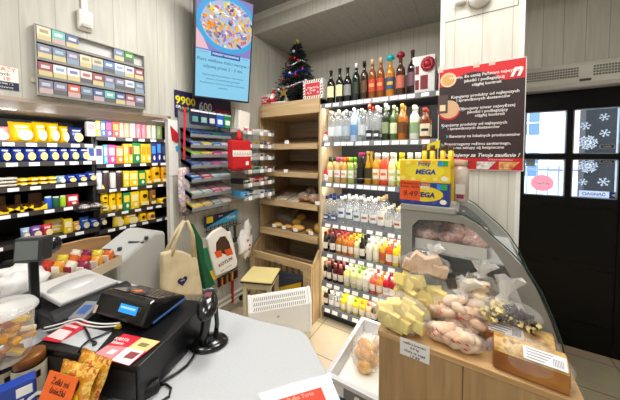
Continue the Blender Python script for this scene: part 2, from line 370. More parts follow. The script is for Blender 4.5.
# security camera and detector on the column
t = thing('security_camera', 'round white dome camera with dark lens high on the column', 'camera', tuple(pY(480, 0, 1.45)-Vector((0,.001,0))), 0)
m = M(); m.lathe([(.0,0),(.046,0),(.046,-.025),(.032,-.042),(0,-.046)][::-1], 18, (0,0,.008), axis='Y'); m.ob('housing', mat('#e4e1da', .4), t)
m = M(); m.lathe([(.0,-.044),(.022,-.044),(.018,-.054),(0,-.058)][::-1], 14, (0,0,.01), axis='Y'); m.ob('lens', BLACK, t)
p = pY(461, -1, 1.45); t = thing('motion_sensor', 'small white rounded box next to the dome camera on the column', 'sensor', tuple(p)); m = M(); m.box(-.026, .026, -.03, 0, -.03, .04); m.ob('housing', mat('#f0eee9', .4), t, .01)
m = M(); m.box(-.026, .026, -.001, 0, .04, .12); m.ob('cable', WHITE, t)
# alarm detector high on the left wall
p = pX(84, 21, -1.9)
t = thing('alarm_detector', 'white wall alarm detector under a vertical cable duct', 'detector', tuple(p), PI/2)
m = M(); m.prism([(0,.05),(-.035,.05),(-.04,.02),(-.03,-.045),(-.012,-.06),(0,-.06)], -.034, .034, 'X'); m.ob('housing', mat('#efece4', .4), t, .008)
m = M(); m.box(-.018, .02, -.041, -.033, -.045, -.028); m.ob('lens', mat('#b9b6ae', .4), t)
m = M(); m.box(-.013, .013, -.016, 0, .05, .5); m.ob('cable_duct', WHITE, t)
# ================================================================== BOTTLE SHELVES
RZ = [1.935, 1.60, 1.245, .885, .615, .345, .112]      # shelf tops
sh = thing('bottle_shelving', 'tall dark grey shop shelving full of bottles beside the wooden bread rack', 'shelving', (0, 0, 0))
m = M(); m.box(-1.118, -1.098, 1.985, 2.42, 0, 1.94); m.ob('side_panel', wood('#d9c09a', '#e6d2b0', 'Z', .45), sh, label='pale wooden side panel')
m = M(); m.box(.16, .18, 1.985, 2.42, 0, 2.3); m.ob('side_panel', wood('#d9c09a', '#e6d2b0', 'Z', .45), sh)
m = M(); m.box(-1.098, .16, 2.405, 2.42, .05, 2.2); m.ob('back_panel', mat('#34373d', .5), sh)
m = M(); m.box(-1.098, .16, 2.02, 2.40, 0, .08); m.ob('plinth', mat('#2e2f33', .5), sh)
m_sh = mat('#4b4d53', .45); m_rail = mat('#6b6d72', .4)
for ri, z in enumerate(RZ):
    m = M(); m.box(-1.097, .159, 1.995, 2.404, z-.022, z); s_ = m.ob('shelf', m_sh, sh)
    m = M(); m.add([(-1.1,1.985,z+.006),(.159,1.985,z+.006),(.159,1.972,z-.036),(-1.1,1.972,z-.036),(-1.1,1.995,z+.006),(.159,1.995,z+.006),(.159,1.995,z-.036),(-1.1,1.995,z-.036)],
                   [(3,2,1,0),(4,5,6,7),(0,1,5,4),(1,2,6,5),(2,3,7,6),(3,0,4,7)]); m.ob('price_rail', m_rail, s_)
    x = -1.07+random.uniform(0, .03); n = 0
    while x < .06 and n < 14:
        k = M(); k.rbox((x+.026, 1.975, z-.016), (.052, .002, .03), (-.3, 0, 0)); k.ob('price_tag', TAGW, s_)
        x += random.choice((.06, .075, .075, .095)); n += 1
    if ri in (2, 5):
        k = M(); k.tube([(-1.09,1.99,z+.05),(.15,1.99,z+.05)], .0025); 
        for x in (-1.08,-.8,-.5,-.2,.1): k.tube([(x,1.99,z),(x,1.99,z+.05)], .002)
        k.ob('wire_guard', STEEL, s_)
ADDED_GLOW = emit('#fff6e6', SHELF_FILL)  # glow strips added under the shelves to brighten bottles and floor, no known lamps
for z in RZ[:6]:
    k = M(); k.box(-1.09, .15, 2.0, 2.012, z-.03, z-.0225); k.ob('added_glow_strip', ADDED_GLOW, sh)
# bottle kinds: outlines (radius, height) as fractions
PROF = {
 'wine':  [(.0,0),(.92,0),(1,.02),(1,.58),(.93,.64),(.55,.72),(.36,.78),(.34,.95),(.4,.955),(.4,.985),(.34,.985)],
 'rum':   [(.0,0),(.95,0),(1,.02),(1,.6),(.9,.68),(.5,.75),(.4,.79),(.4,.9)],
 'vodka': [(.0,0),(.95,0),(1,.02),(1,.66),(.92,.72),(.55,.79),(.42,.82),(.42,.9)],
 'slim':  [(.0,0),(.9,0),(1,.04),(.98,.4),(.7,.58),(.42,.72),(.34,.8),(.34,.92)],
 'flask': [(.0,0),(.96,0),(1,.03),(1,.62),(.85,.72),(.45,.78),(.42,.86)],
 'juice': [(.0,0),(.95,0),(1,.03),(1,.58),(.8,.7),(.5,.78),(.42,.84)],
}
CLEAR = thin('#eef4f8', .14, .04, .8, 'clear_glass')
def liq(h): return mat(h, .08, 0, .6, .1, 12)
def bottle_meshes(st, r, h, col, cap, lab, caph=.12, capr=.46, lz=(.2,.5), flat=1., mush=0):
    k = M(); pr = [(a*r, b*h) for a, b in PROF[st]]; k.lathe(pr, 14, sy=flat)
    body = k.mesh('glass_body', CLEAR if col is None else liq(col))
    k = M(); z0 = PROF[st][-1][1]*h-.008
    if mush: k.lathe([(capr*r*.8,z0),(capr*r*.8,z0+.02),(capr*r*2.,z0+.03),(capr*r*1.8,z0+.05),(capr*r*.8,z0+.065),(0,z0+.07)], 14)
    else: k.lathe([(capr*r,z0),(capr*r,h-.003),(capr*r*.9,h),(0,h)], 12, sy=max(flat,.8))
    capm = k.mesh('cap', mat(cap, .3))
    out = [('glass_body', body), ('cap', capm)]
    if lab:
        k = M(); n = 9; vs = []; a0 = 1.15
        for z in lz:
            for i in range(n): a = -PI/2-a0+2*a0*i/(n-1); vs.append((math.cos(a)*r*1.012, math.sin(a)*r*flat*1.012, z*h))
        fs = [(i, i+1, n+i+1, n+i) for i in range(n-1)]
        cols = lab if isinstance(lab, (list, tuple)) else [lab]
        k.add(vs, fs, 0, True)
        if len(cols) > 1:
            zz = lz[0]+(lz[1]-lz[0])*.5; vs = []
            for z in (zz-.04, zz+.04):
                for i in range(n-2): a = -PI/2-a0*.6+1.2*a0*i/(n-3); vs.append((math.cos(a)*r*1.02, math.sin(a)*r*flat*1.02, z*h))
            k.add(vs, [(i, i+1, n-2+i+1, n-2+i) for i in range(n-3)], 1, True)
        out.append(('label', k.mesh('label', [mat(c, .5) for c in cols])))
    return out
def bottle(meshes, label, loc, group, rz=0, cat='bottle', name='bottle'):
    t = thing(name, label, cat, loc, rz, group)
    for n, me in meshes: link(n, me, t)
    return t
SHN = ['top', 'second', 'third', 'fourth', 'fifth', 'sixth', 'lowest']
def row(ri, y, yb, files, depth, pitch, group):
    z = RZ[ri]
    XS = [pY(f[0], (yb[0]*(400-f[0])+yb[1]*(f[0]-325))/75, y).x for f in files]
    for fi, f in enumerate(files):
        x, desc, st, r, h, col, cap, lab = f[:8]; kw = f[8] if len(f) > 8 else {}
        X = XS[fi]; r = min([r]+[.48*abs(X-q) for i, q in enumerate(XS) if i != fi])
        me = bottle_meshes(st, r, h, col, cap, lab, **kw)
        for d in range(depth):
            Y = y+d*pitch
            lab_ = '%s, %s, %s file, %s bottle shelf' % (desc, 'front' if d == 0 else ORD[d]+' back', ORD[fi], SHN[ri])
            bottle(me, lab_, (X+random.uniform(-.003,.003), Y, z+.0005), group, random.uniform(-.15,.15))
Wn = dict(lz=(.2,.52)); 
row(0, 2.045, (97,95), [
 (331,'dark wine bottle with cream label','wine',.037,.30,'#1b1a16','#3a1416','#e9dfae',Wn),
 (340,'dark wine bottle with cream label','wine',.037,.305,'#1b1a16','#3a1416','#e9dfae',Wn),
 (348,'black bottle with grey label','wine',.036,.30,'#141416','#141414','#8b8b8a'),
 (356.5,'dark green bottle with white cap','rum',.037,.32,'#16221a','#e8e8e6','#22301f',dict(capr=.42)),
 (364.5,'dark amber bottle with black cap','rum',.036,.325,'#3a2314','#0f0f10','#5b3a22'),
 (372.5,'amber bottle with red label and gold cap','rum',.036,.325,'#8a4a12','#d8b483',['#c8402c','#e0a060']),
 (380.5,'amber bottle with red label and gold cap','rum',.036,.325,'#8a4a12','#d8b483',['#c8402c','#e0a060']),
 (390.5,'amber bottle with teal mushroom stopper','rum',.036,.31,'#c07a1a','#1aa5ad',['#3b4a6a','#d9b04a'],dict(mush=1)),
 (400,'brown bottle with dark red mushroom stopper','rum',.036,.315,'#4a2a1a','#8e1228','#c46a52',dict(mush=1)),
 (412,'dark red wine bottle with long burgundy capsule','wine',.037,.335,'#2a0f16','#6b1226','#6e4a56',dict(caph=.3,capr=.42))], 1, .09, 'bottles on the top shelf')
row(1, 2.04, (141,139), [
 (331.5,'clear bottle with grey cap','vodka',.035,.275,None,'#c8c8c8','#dfe5ea'),
 (339,'clear bottle with white cap','vodka',.035,.28,None,'#e8e8e8','#d3dbe2'),
 (346.5,'clear bottle with silver label','vodka',.035,.275,None,'#b9bcc0','#b7c2cc'),
 (354,'pale blue bottle with blue label','vodka',.035,.285,'#b9cfe0','#d9e4ee','#5d8fc4'),
 (361.5,'clear bottle with pale label','vodka',.035,.275,None,'#dedede','#c9d4da'),
 (369.5,'clear bottle with red cap and black base label','vodka',.036,.30,None,'#d2402f',['#25272b','#e9e9e9'],dict(lz=(.05,.3))),
 (377,'clear bottle with white cap and black base label','vodka',.036,.285,None,'#eceae6',['#25272b','#e9e9e9'],dict(lz=(.05,.3))),
 (385.5,'dark green bottle with white cap','rum',.036,.295,'#26361f','#f0eee8','#93a27a'),
 (393.5,'green bottle with pale green label','rum',.036,.275,'#51703a','#b7c9a0','#dfe5bb'),
 (402,'amber bottle with gold top','rum',.036,.28,'#b8691a','#c99a42','#6b3d16'),
 (414,'pale bottle with green label','flask',.035,.26,'#d8e0d0','#e6e9e0','#8fae83'),
 (425,'whiskey bottle with red cap and cream label','rum',.042,.235,'#7a3c16','#b4432f',['#f0e3c4','#2c2a28'],dict(lz=(.12,.5),flat=.7))], 2, .09, 'bottles on the second shelf')
row(2, 2.045, (186,184), [
 (330.5,'small white-labelled bottle with dark green cap','flask',.030,.225,'#d9c27a','#1f4a33','#f4efe6',dict(caph=.25,capr=.5)),
 (337.5,'small white-labelled bottle with pink cap','flask',.030,.225,'#d9b27a','#ef5f92',['#f4efe6','#ee9bb0'],dict(capr=.55)),
 (344.5,'small white-labelled bottle with orange cap','flask',.030,.225,'#c9a04a','#f08030',['#f4efe6','#f0b080'],dict(capr=.55)),
 (351.3,'small white-labelled bottle with green cap','flask',.030,.225,'#a9c060','#86c832',['#f4efe6','#b8d88a'],dict(capr=.55)),
 (360,'slim black bottle with magenta neck','slim',.030,.265,'#1d1216','#c53a72','#1b1a1c'),
 (368,'slim amber bottle with gold neck','slim',.030,.275,'#b98a1c','#c9a040','#3b3a20'),
 (376,'amber liqueur bottle with white cap','juice',.034,.262,'#c98f2a','#f4f2ea',['#f3ecd6','#d89a3a'],dict(caph=.2)),
 (384,'red-orange liqueur bottle with white cap','juice',.035,.262,'#e8492a','#f4f2ea',['#f6dccb','#e86a3a'],dict(caph=.2)),
 (392.3,'pale yellow liqueur bottle with white cap','juice',.034,.262,'#e9e2a0','#f4f2ea',['#f7f4dc','#d9cf7a']),
 (400.5,'yellow-green liqueur bottle with yellow cap','juice',.033,.262,'#c8d23a','#f0cf2a',['#edf0b4','#8fae3a']),
 (409,'pale liqueur bottle with white cap','juice',.033,.262,'#e4e6b4','#f4f2ea','#f6f5e6'),
 (417,'milky liqueur bottle with white cap','juice',.033,.262,'#ece8dc','#f4f2ea','#f0e9dd')], 2, .085, 'liqueur bottles on the third shelf')
row(3, 2.04, (223,229), [
 (327,'vodka bottle with navy cap and label','vodka',.034,.235,None,'#22397c',['#24407f','#e9eef4'],dict(lz=(.1,.3))),
 (334.5,'vodka bottle with navy cap and label','vodka',.034,.235,None,'#22397c',['#24407f','#e9eef4'],dict(lz=(.1,.3))),
 (342,'vodka bottle with blue slash label','vodka',.034,.24,None,'#eef1f4',['#e8eef4','#39527f'],dict(lz=(.25,.6))),
 (349.5,'vodka bottle with blue slash label','vodka',.034,.24,None,'#eef1f4',['#e8eef4','#39527f'],dict(lz=(.25,.6))),
 (357.3,'vodka bottle with silver label','vodka',.034,.245,None,'#e9edf0',['#dfe6ea','#5a6a78']),
 (365,'vodka bottle with red-dot label','vodka',.034,.238,None,'#f4f4f4',['#eef1f2','#c47a6a']),
 (373,'vodka bottle with red-dot label','vodka',.034,.238,None,'#f4f4f4',['#eef1f2','#c47a6a']),
 (381,'vodka bottle with tan cap and white label','vodka',.036,.262,None,'#d8b48a',['#f4f1ea','#c08a6a'],dict(lz=(.15,.6))),
 (389,'small vodka bottle with cream cap','vodka',.034,.19,None,'#efe9da','#eee9e0'),
 (397.5,'small vodka bottle with yellow cap','vodka',.034,.19,None,'#ecd9a0',['#f1ede3','#b04a3a']),
 (406,'small vodka bottle with yellow cap','vodka',.034,.19,None,'#ecd9a0',['#f1ede3','#b04a3a'])], 3, .08, 'vodka bottles on the middle shelf')
def small(x, d, col, cap, lab=None, h=.17, r=.028): return (x, d, 'flask', r, h, col, cap, lab or '#efe6d6', dict(lz=(.15,.48), flat=.8, capr=.5))
row(4, 2.035, (249,267), [
 small(326,'small black bottle','#1f1214','#8e2f3a',h=.175), small(332.5,'small black bottle','#24120f','#b04a4e',h=.175), small(338.8,'small amber bottle','#b36a1e','#c84a4a',h=.175),
 small(345,'small orange-amber bottle','#c77a22','#d9605a',h=.175), small(351,'small orange bottle','#ee7a2e','#f0d03a',h=.175), small(356.8,'small pale green bottle','#d5dfa0','#d8e04a',h=.175),
 small(362.5,'small black bottle','#1d1518','#2a1a20',h=.18), small(369.2,'round milky bottle','#e9edd6','#f4f4ee',h=.18,r=.031), small(376,'pale yellow bottle','#e6e3b0','#f4f4ee',h=.18),
 small(382.5,'golden bottle','#dcb03a','#f2eedd','#c7563a',h=.185), small(389,'red-orange bottle','#ee5a2e','#f4f2ee',h=.18), small(395.8,'bright yellow bottle','#f1d62e','#f4f2ee',h=.18), small(402.5,'yellow bottle','#eed42e','#f2c23a',h=.18)], 4, .075, 'small bottles on the third lowest shelf')
row(5, 2.035, (279,301), [
 small(324,'small near-black bottle','#1c1012','#a8595a'), small(329.6,'small near-black bottle','#200f12','#c27a7a'), small(335.2,'small dark red bottle','#4a0f16','#b8665f'), small(340.8,'small dark red bottle','#54121a','#d28a80'),
 small(347,'small lemon bottle','#e8dd8a','#f4f2ea'), small(353.5,'small lemon bottle','#e8e29a','#f4f2ea'), small(359.6,'small pale bottle with green cap','#dfe3a6','#86cf3a'), small(366,'small milky bottle','#efeede','#f4f2ea'),
 small(372.5,'coral red bottle','#f0614a','#f8f6f2'), small(378.8,'orange bottle','#f08a2a','#f8f6f2'), small(385.5,'crimson bottle','#b8142c','#f8f6f2'), small(392.5,'crimson bottle','#a8122a','#f8f6f2'), small(399.5,'lemon yellow bottle','#efdf3a','#f4f2ea')], 4, .075, 'small bottles on the second lowest shelf')
row(6, 2.035, (303,327), [
 small(326,'small dark bottle','#2c1512','#e9d9c9',h=.14), small(331.5,'small clear bottle',None,'#f4f4f4','#f1f0ec',h=.14), small(337.5,'small clear bottle',None,'#f4f4f4','#f1f0ec',h=.14), small(343.5,'small yellow bottle','#eed22e','#f0e02a',h=.14),
 small(349.5,'small pale yellow bottle','#ece39a','#f4f2da',h=.14), small(355.8,'small yellow bottle with green cap','#e6d43a','#94d83a',h=.14), small(362,'small yellow bottle with orange cap','#ecc93a','#f0a03a',h=.14), small(368.3,'small peach bottle','#f2bb8c','#ef6a8a',h=.14),
 small(374.5,'small dark brown bottle','#3b1712','#e9e4dc',h=.14), small(381,'small brown bottle','#7a4a26','#e9e4dc',h=.14), small(387.6,'small red bottle','#a8281e','#f4f2ea',h=.14)], 3, .075, 'small bottles on the lowest shelf')
# gift box with rosette next to the top-shelf bottles
t = thing('gift_box', 'white wine gift box with a dark red rosette on the top bottle shelf', 'gift box', (pY(424,95,2.06).x, 2.06, RZ[0]+.001))
m = M(); m.box(-.075, .075, -.045, .075, 0, .27); m.ob('box', mat('#e9e6e4', .5), t, .002)
m = M(); m.box(-.055, -.03, -.047, -.0452, .03, .1); m.box(-.055, -.03, -.047, -.0452, .14, .2); m.box(-.02, .03, -.047, -.0452, .03, .13); m.ob('window', mat('#7d1524', .4), t)
m = M()
for i in range(14): a = i*2*PI/14; m.blob((.028+.03*math.cos(a), -.055, .205+.034*math.sin(a)), (.018, .01, .018), 7, 5, .2, 3, i)
m.blob((.028,-.06,.205), (.026,.014,.026), 9, 6, .3, 4, 3); m.ob('rosette', mat('#a3122a', .4), t)
# dwarf figurines standing at the shelf edge
for i, (x, ri, lb) in enumerate(((324.5, 1, 'small red and white gnome figure on the second highest bottle shelf edge'), (322.8, 2, 'small gnome with pointed red hat on the shelf edge beside white-labelled bottles'))):
    X = -1.075+i*.0; t = thing('gnome_figurine', lb, 'figurine', (X, 2.015, RZ[ri]+.001), 0, 'gnome figurines')
    m = M(); m.lathe([(0,0),(.022,0),(.026,.02),(.022,.05),(0,.058)], 12); m.ob('body', mat('#ece4e0', .7), t)
    m = M(); m.blob((0,-.008,.06), (.018,.016,.018)); m.ob('beard', mat('#f6f3f0', .8), t)
    m = M(); m.lathe([(.02,.066),(.017,.08),(.008,.115 if i else .09),(0,.13 if i else .098)], 12); m.ob('hat', mat('#cf1f2c', .7), t)
# ================================================================== BREAD RACK
m_bw = wood('#b5976d', '#d0b58b', 'X', .45); m_bwZ = wood('#b09268', '#cbb086', 'Z', .45); m_bwd = wood('#85694a', '#a08460', 'X', .5)
XL, XR, RF, RB = -1.86, -1.122, 1.98, 2.52
rk = thing('bread_rack', 'tall pale wooden bakery rack with tilted shelves and slatted bin below', 'bread rack', (0, 0, 0))
side = [(RF,.62),(RF-.12,.50),(RF-.12,0),(RB,0),(RB,1.99),(RF+.02,1.99),(RF+.02,.62)]
for x in (XL, XR-.02): m = M(); m.prism(side, x, x+.02, 'X'); m.ob('side_panel', m_bwZ, rk)
m = M(); m.box(XL+.02, XR-.02, RB-.012, RB, .05, 1.86); m.ob('back_panel', wood('#b3a48c', '#c4b69e', 'X', .5, .05, 'Z', '#978a74'), rk, label='grey beige slatted back')
m = M(); n = 10; ol = [(XL-.02, RB), (XR, RB), (XR, RF+.0)]
for i in range(n+1): a = i/n*PI/2; ol.append((XL+.1-.12*math.sin(a), RF+.1-.12*math.cos(a)) if True else 0)
m.prism(ol, 1.87, 2.0, 'Z'); m.ob('top', m_bw, rk, .002)
RSH = [(1.597, 1.556), (1.325, 1.29), (1.035, .995), (.745, .69)]
def sz(i, y): return RSH[i][0]-.02+(y-RF)*.22          # shelf surface height, rising towards the back
for i, (t_, b_) in enumerate(RSH):
    m = M(); m.box(XL+.0201, XR-.0201, RF-.012, RF+.008, b_-.012, t_); s_ = m.ob('shelf_lip', m_bw, rk, .002)
    m = M(); d = RB-.014-RF-.009
    m.add([(XL+.021,RF+.009,t_-.035),(XR-.021,RF+.009,t_-.035),(XR-.021,RB-.014,t_-.035+d*.22),(XL+.021,RB-.014,t_-.035+d*.22),
           (XL+.021,RF+.009,t_-.02),(XR-.021,RF+.009,t_-.02),(XR-.021,RB-.014,t_-.02+d*.22),(XL+.021,RB-.014,t_-.02+d*.22)], [(3,2,1,0),(4,5,6,7),(0,1,5,4),(1,2,6,5),(2,3,7,6),(3,0,4,7)])
    m.ob('shelf', m_bwd, rk)
def ptag(x, y, z, w=.05): k = M(); k.box(x-w/2, x+w/2, y-.0015, y, z-.016, z+.016); k.ob('price_tag', TAGW, rk)
for x, y, i in ((287,142,0),(286,171,1),(269,197,2),(317.5,203,2),(274.5,225.5,3),(284,227.5,3),(295.5,230,3),(311,233,3)):
    p = pY(x, y, RF-.012); ptag(p.x, RF-.013, p.z)
# bin below: front frame with open window, slats and crates
m = M(); yb = RF-.125; fx0, fx1 = XL+.001, XR-.001
m.box(fx0, fx1, yb-.02, yb, .475, .54); m.box(fx0, fx0+.07, yb-.02, yb, .03, .475); m.box(fx1-.085, fx1, yb-.02, yb, .03, .475); m.box(fx0+.07, fx1-.085, yb-.02, yb, .03, .13)
bf = m.ob('bin_front', m_bw, rk, .002)
m = M(); m.tube([(-1.53,yb-.021,.50),(-1.52,yb-.035,.498),(-1.45,yb-.035,.498),(-1.44,yb-.021,.50)], .006); m.ob('handle', STEEL, bf)
p = pY(303, 270, yb-.005); ptag(p.x, yb-.0, p.z, .06)
m = M()
for i in range(9): z = .13+i*.0; x = XL+.05+i*.075; m.box(x, x+.05, 2.02, 2.035, .05, .44)
m.box(XL+.021, XR-.021, 2.015, 2.04, .44, .48); m.ob('slatted_partition', m_bwd, rk)
m = M(); m.box(XL+.021, XR-.021, yb, 2.5, .03, .05); m.ob('bin_floor', m_bwd, rk)
t = thing('paper_pack', 'yellow and dark blue paper pack lying in the bin of the bread rack', 'pack', (-1.42, 1.93, .0505), .1); m = M(); m.x = Matrix.Rotation(0, 4, 'X'); m.box(-.13, .15, -.05, .05, 0, .3); m.ob('pack', mat('#3a3f4c', .5), t, .02)
m = M(); m.prism([(-.12,.16),(.15,.28),(.15,.2),(-.12,.09)], -.0515, -.0505, 'Y'); m.ob('stripe', mat('#e2b820', .5), t)
# breads
m_bun = blotch(('#c98a2e', '#e2b052', '#efcf86'), 14, .55, .3); m_crust = blotch(('#7a4a22', '#a86f38', '#cda064'), 22, .6, .6); m_brd = blotch(('#b0742f', '#d4a052', '#e7c481'), 16, .6, .4)
film = thin('#f4f2ea', .12, .1, .8, 'clear_film')
def onshelf(x, y, i, yy): p = pY(x, y, yy); return (p.x, yy, sz(i, yy)+.001)
def loaf(name, label, loc, r, mt, g, rz=0, seed=0, cat='bread', pieces=None):
    t = thing(name, label, cat, loc, rz, g); m = M()
    if pieces:
        for k, (dx, dy, dz_, q) in enumerate(pieces): m.blob((dx, dy, dz_), q, 12, 8, .12, 2.5, seed+k)
    else: m.blob((0, 0, r[2]*.93), r, 14, 9, .1, 2.2, seed)
    m.ob('crumb', mt, t); return t
gB = 'breads on the bakery rack'
for k, (x, y, yy, nm) in enumerate(((305,197,2.09,'front left'),(315,194,2.07,'front right'),(312,186,2.25,'rear'))):
    P = [(dx*.03, dy*.028, .024+.014*((a+b) % 2), (.026,.024,.025)) for a, dx in enumerate((-1,0,1)) for b, dy in enumerate((-.9,.5))]+[(0,0,.055,(.036,.032,.025))]
    t = loaf('plaited_loaf', 'brown glossy plaited loaf in clear film, %s one on the third rack shelf' % nm, onshelf(x, y, 2, yy), None, m_crust, 'plaited loaves', k, k*9, 'bread', P)
    m = M(); m.blob((0,0,.044), (.07,.062,.044), 14, 9, .15, 3, k); m.ob('film', film, t)
for k, (x, y, yy, r, lb) in enumerate(((278,221,2.06,(.06,.035,.022),'flat cheese bun furthest left'),(288,224,2.06,(.05,.03,.02),'small flat bun second from the left'),(298,228,2.045,(.07,.045,.032),'long pale bun behind the price tags'),(297,221,2.14,(.052,.045,.036),'round golden bun'),(301.5,215.5,2.26,(.055,.045,.034),'round golden bun furthest back'),(318.5,230,2.08,(.04,.042,.05),'yellow round bun at the far right'),(309,229,2.05,(.04,.03,.02),'flat pale bun'))):
    loaf('bun', lb+' on the lowest tilted rack shelf', onshelf(x, y, 3, yy), r, m_bun, gB, .3*k, k*3+1)
for k, (x, y, yy, lb) in enumerate(((283,195,2.07,'left one beside the plaited loaves'),(295,196,2.06,'right one beside the plaited loaves'))):
    t = thing('flat_pack', 'pale flatbread pack in clear film, %s' % lb, 'bread pack', onshelf(x, y, 2, yy), 0, 'flatbread packs'); m = M(); m.x = Matrix.Rotation(.22, 4, 'X'); m.box(-.08, .06, -.05, .16, .0, .012); m.ob('pack', blotch(('#a08a74','#c9b8a2','#ded2c2'), 20, .4), t, .004)
t = thing('clear_tray', 'clear lidded bun tray leaning at the back of the lowest rack shelf', 'tray', onshelf(290, 214, 3, 2.2)); m = M(); m.x = Matrix.Rotation(.22, 4, 'X'); m.box(-.2, .02, 0, .14, .0, .07); m.ob('lid', thin('#cfc9b8', .25, .1, .8, 'tray_film'), t, .004)
# ------------------------------------------------------------------ on top of the rack: tree, gift boxes, santa
ZT = 2.0005
bx = pY(294, 99, 2.2)
t = thing('christmas_tree', 'small dark artificial christmas tree with baubles on top of the bread rack', 'christmas tree', (-1.505, 2.2, ZT))
m = M(); m.lathe([(.07,0),(.075,.02),(.02,.05),(.012,.06),(.012,.6),(0,.62)], 10); m.ob('trunk', mat('#20170f', .8), t)
m = M(); rr = random.Random(4)
for j in range(520):
    h = rr.random()**1.25; z = .06+h*.57; R_ = .25*(1-h)**.85+.02; a = rr.uniform(0, 2*PI); L = R_*rr.uniform(.75, 1.05)
    d = Vector((math.cos(a), math.sin(a), -.12+rr.uniform(-.2,.25))); p0 = Vector((0, 0, z)); p1 = p0+d*L; p1.z = max(p1.z, .02)
    for q in range(3):
        e = p0+(p1-p0)*(.35+.3*q); e.z = max(e.z, .045); u = Vector((rr.uniform(-1,1), rr.uniform(-1,1), rr.uniform(-.6,1))).normalized()*.03*(1.2-.25*q)
        w = d.cross(u).normalized()*.006
        m.add([tuple(e-w), tuple(e+w), tuple(e+u+d*.02), tuple(e-u*.8+d*.02)], [(0,1,2),(1,0,3)])
    m.tube([tuple(p0), tuple(p1)], .0025, 4)
m.ob('foliage', mat('#0c1a16', .7, vs=20, var=.4), t)
def bauble(a, h, R_, r, c, n='bauble'):
    z = .06+h*.55; q = .2*(1-h)**.85+.025
    m = M(); m.blob((math.cos(a)*q, math.sin(a)*q, z), (r,)*3, 10, 7, 0); m.ob(n, mat(c, .12, .4), t)
for a, h, c in ((-1.3,.72,'#c01826'),(-1.9,.6,'#c01826'),(-2.2,.75,'#c01826'),(-.9,.66,'#c01826'),(-1.1,.38,'#c01826'),(-2.1,.33,'#c01826'),(-.6,.5,'#c01826'),(-1.2,.16,'#b8222c'),(-1.62,.86,'#d9dbe0'),(-1.5,.42,'#d9dbe0'),(-2.2,.15,'#e6e8ee'),(-2.6,.45,'#cfd3dc'),(-.5,.28,'#cfd3dc'),(-2.75,.2,'#2a3f8f'),(-.35,.18,'#2a3f8f')): bauble(a, h, 0, .017, c)
def garland(z0, c, r, n):
    pts = []
    for i in range(49): a = PI*1.0+i/48*PI; h = z0+.05*math.sin(i/48*PI*3); q = .2*(1-h)**.85+.028; pts.append((math.cos(a)*q, math.sin(a)*q, .06+h*.55))
    m = M(); m.tube(pts, [r*(.7+.5*((i*7) % 3)/2) for i in range(49)], 6); m.ob(n, mat(c, .25, .6, bump=.5), t)
garland(.43, '#1d2f86', .014, 'blue_garland'); garland(.2, '#8f97a3', .013, 'silver_garland'); garland(.62, '#9aa0a8', .009, 'silver_garland')
def star(o, r, c, y, n, parent, th=.012):
    m = M(); pl = [(o[0]+(r if i % 2 == 0 else r*.42)*math.sin(i*PI/5), o[1]+(r if i % 2 == 0 else r*.42)*math.cos(i*PI/5)) for i in range(10)]
    m.prism(pl, y, y+th, 'Y'); m.ob(n, mat(c, .35, .5), parent, .002)
star((0, .645), .042, '#d8c27a', -.012, 'star_topper', t); star((-.01, .095), .062, '#b8925a', -.235, 'straw_star', t)
def giftbox(label, x, w, h, d, rz, y):
    p = pY(x, 100, y); t = thing('gift_box', label, 'gift box', (p.x, y, ZT), rz, 'christmas gift boxes')
    m = M(); m.box(-w/2, w/2, 0, d, 0, h); b = m.ob('box', mat('#f3f1ec', .5), t, .001)
    ns = 8
    for i in range(ns):
        for z in (.001, h-.027):
            m = M(); x0 = -w/2+.002+i*(w-.012)/ns; q = (w-.012)/ns*.5; m.prism([(x0,z),(x0+q,z),(x0+q+.008,z+.026),(x0+.008,z+.026)], -.0012, -.0002, 'Y'); m.ob('stripe', mat('#c8202c' if i % 2 == 0 else '#1f7a3c', .5), b)
    for i in range(4):
        for x in (-w/2, w/2-.02): m = M(); z = .03+i*(h-.07)/4; m.prism([(x+.001,z),(x+.019,z+.008),(x+.019,z+.022),(x+.001,z+.014)], -.0012, -.0002, 'Y'); m.ob('stripe', mat('#1f7a3c' if i % 2 == 0 else '#c8202c', .5), b)
    m = M(); m.quad(-w/2+.024, w/2-.024, .03, h-.03, -.0013); pn = m.ob('panel', mat('#c23a44', .5), b)
    m = M()
    for i in range(9): m.disc((-w/2+.04+rr.random()*(w-.08), -.0017, .04+rr.random()*(h-.09)), .007, .007, n=6)
    m.ob('snow_dot', mat('#f0e4e2', .6), pn)
    text('Wesołych\nŚwiąt', .026, pn, WHITE, (0, -.002, h*.52)); return t
giftbox('white christmas gift box with red panel on the rack top, right of the tree', 312.5, .205, .175, .09, .0, 2.005)
giftbox('white christmas gift box with red panel at the left end of the rack top', 264.5, .13, .14, .05, .15, 2.09)
p = pY(273, 100, 2.03)
t = thing('santa_figurine', 'small red santa figure with white beard on the rack top', 'figurine', (p.x, 2.04, ZT))
m = M(); m.lathe([(0,0),(.045,0),(.05,.02),(.04,.06),(.02,.078),(0,.08)], 14); m.ob('coat', mat('#b91825', .8), t)
m = M(); m.blob((0,-.012,.085), (.026,.024,.026)); m.ob('face', mat('#e5b596', .6), t)
m = M(); m.blob((0,-.03,.07), (.024,.016,.024), amp=.3); m.blob((0,-.008,.103), (.03,.028,.009)); m.ob('beard', mat('#f6f3f0', .9), t)
m = M(); m.lathe([(.028,.106),(.022,.125),(.01,.15),(0,.16)], 12); m.ob('hat', mat('#c11a28', .8), t)
m = M(); m.blob((0,0,.163), (.009,)*3); m.ob('bobble', WHITE, t)
for sx in (-1, 1): m = M(); m.tube([(sx*.035,-.01,.06),(sx*.055,-.03,.04),(sx*.045,-.045,.03)], .013); m.ob('arm', mat('#b91825', .8), t)
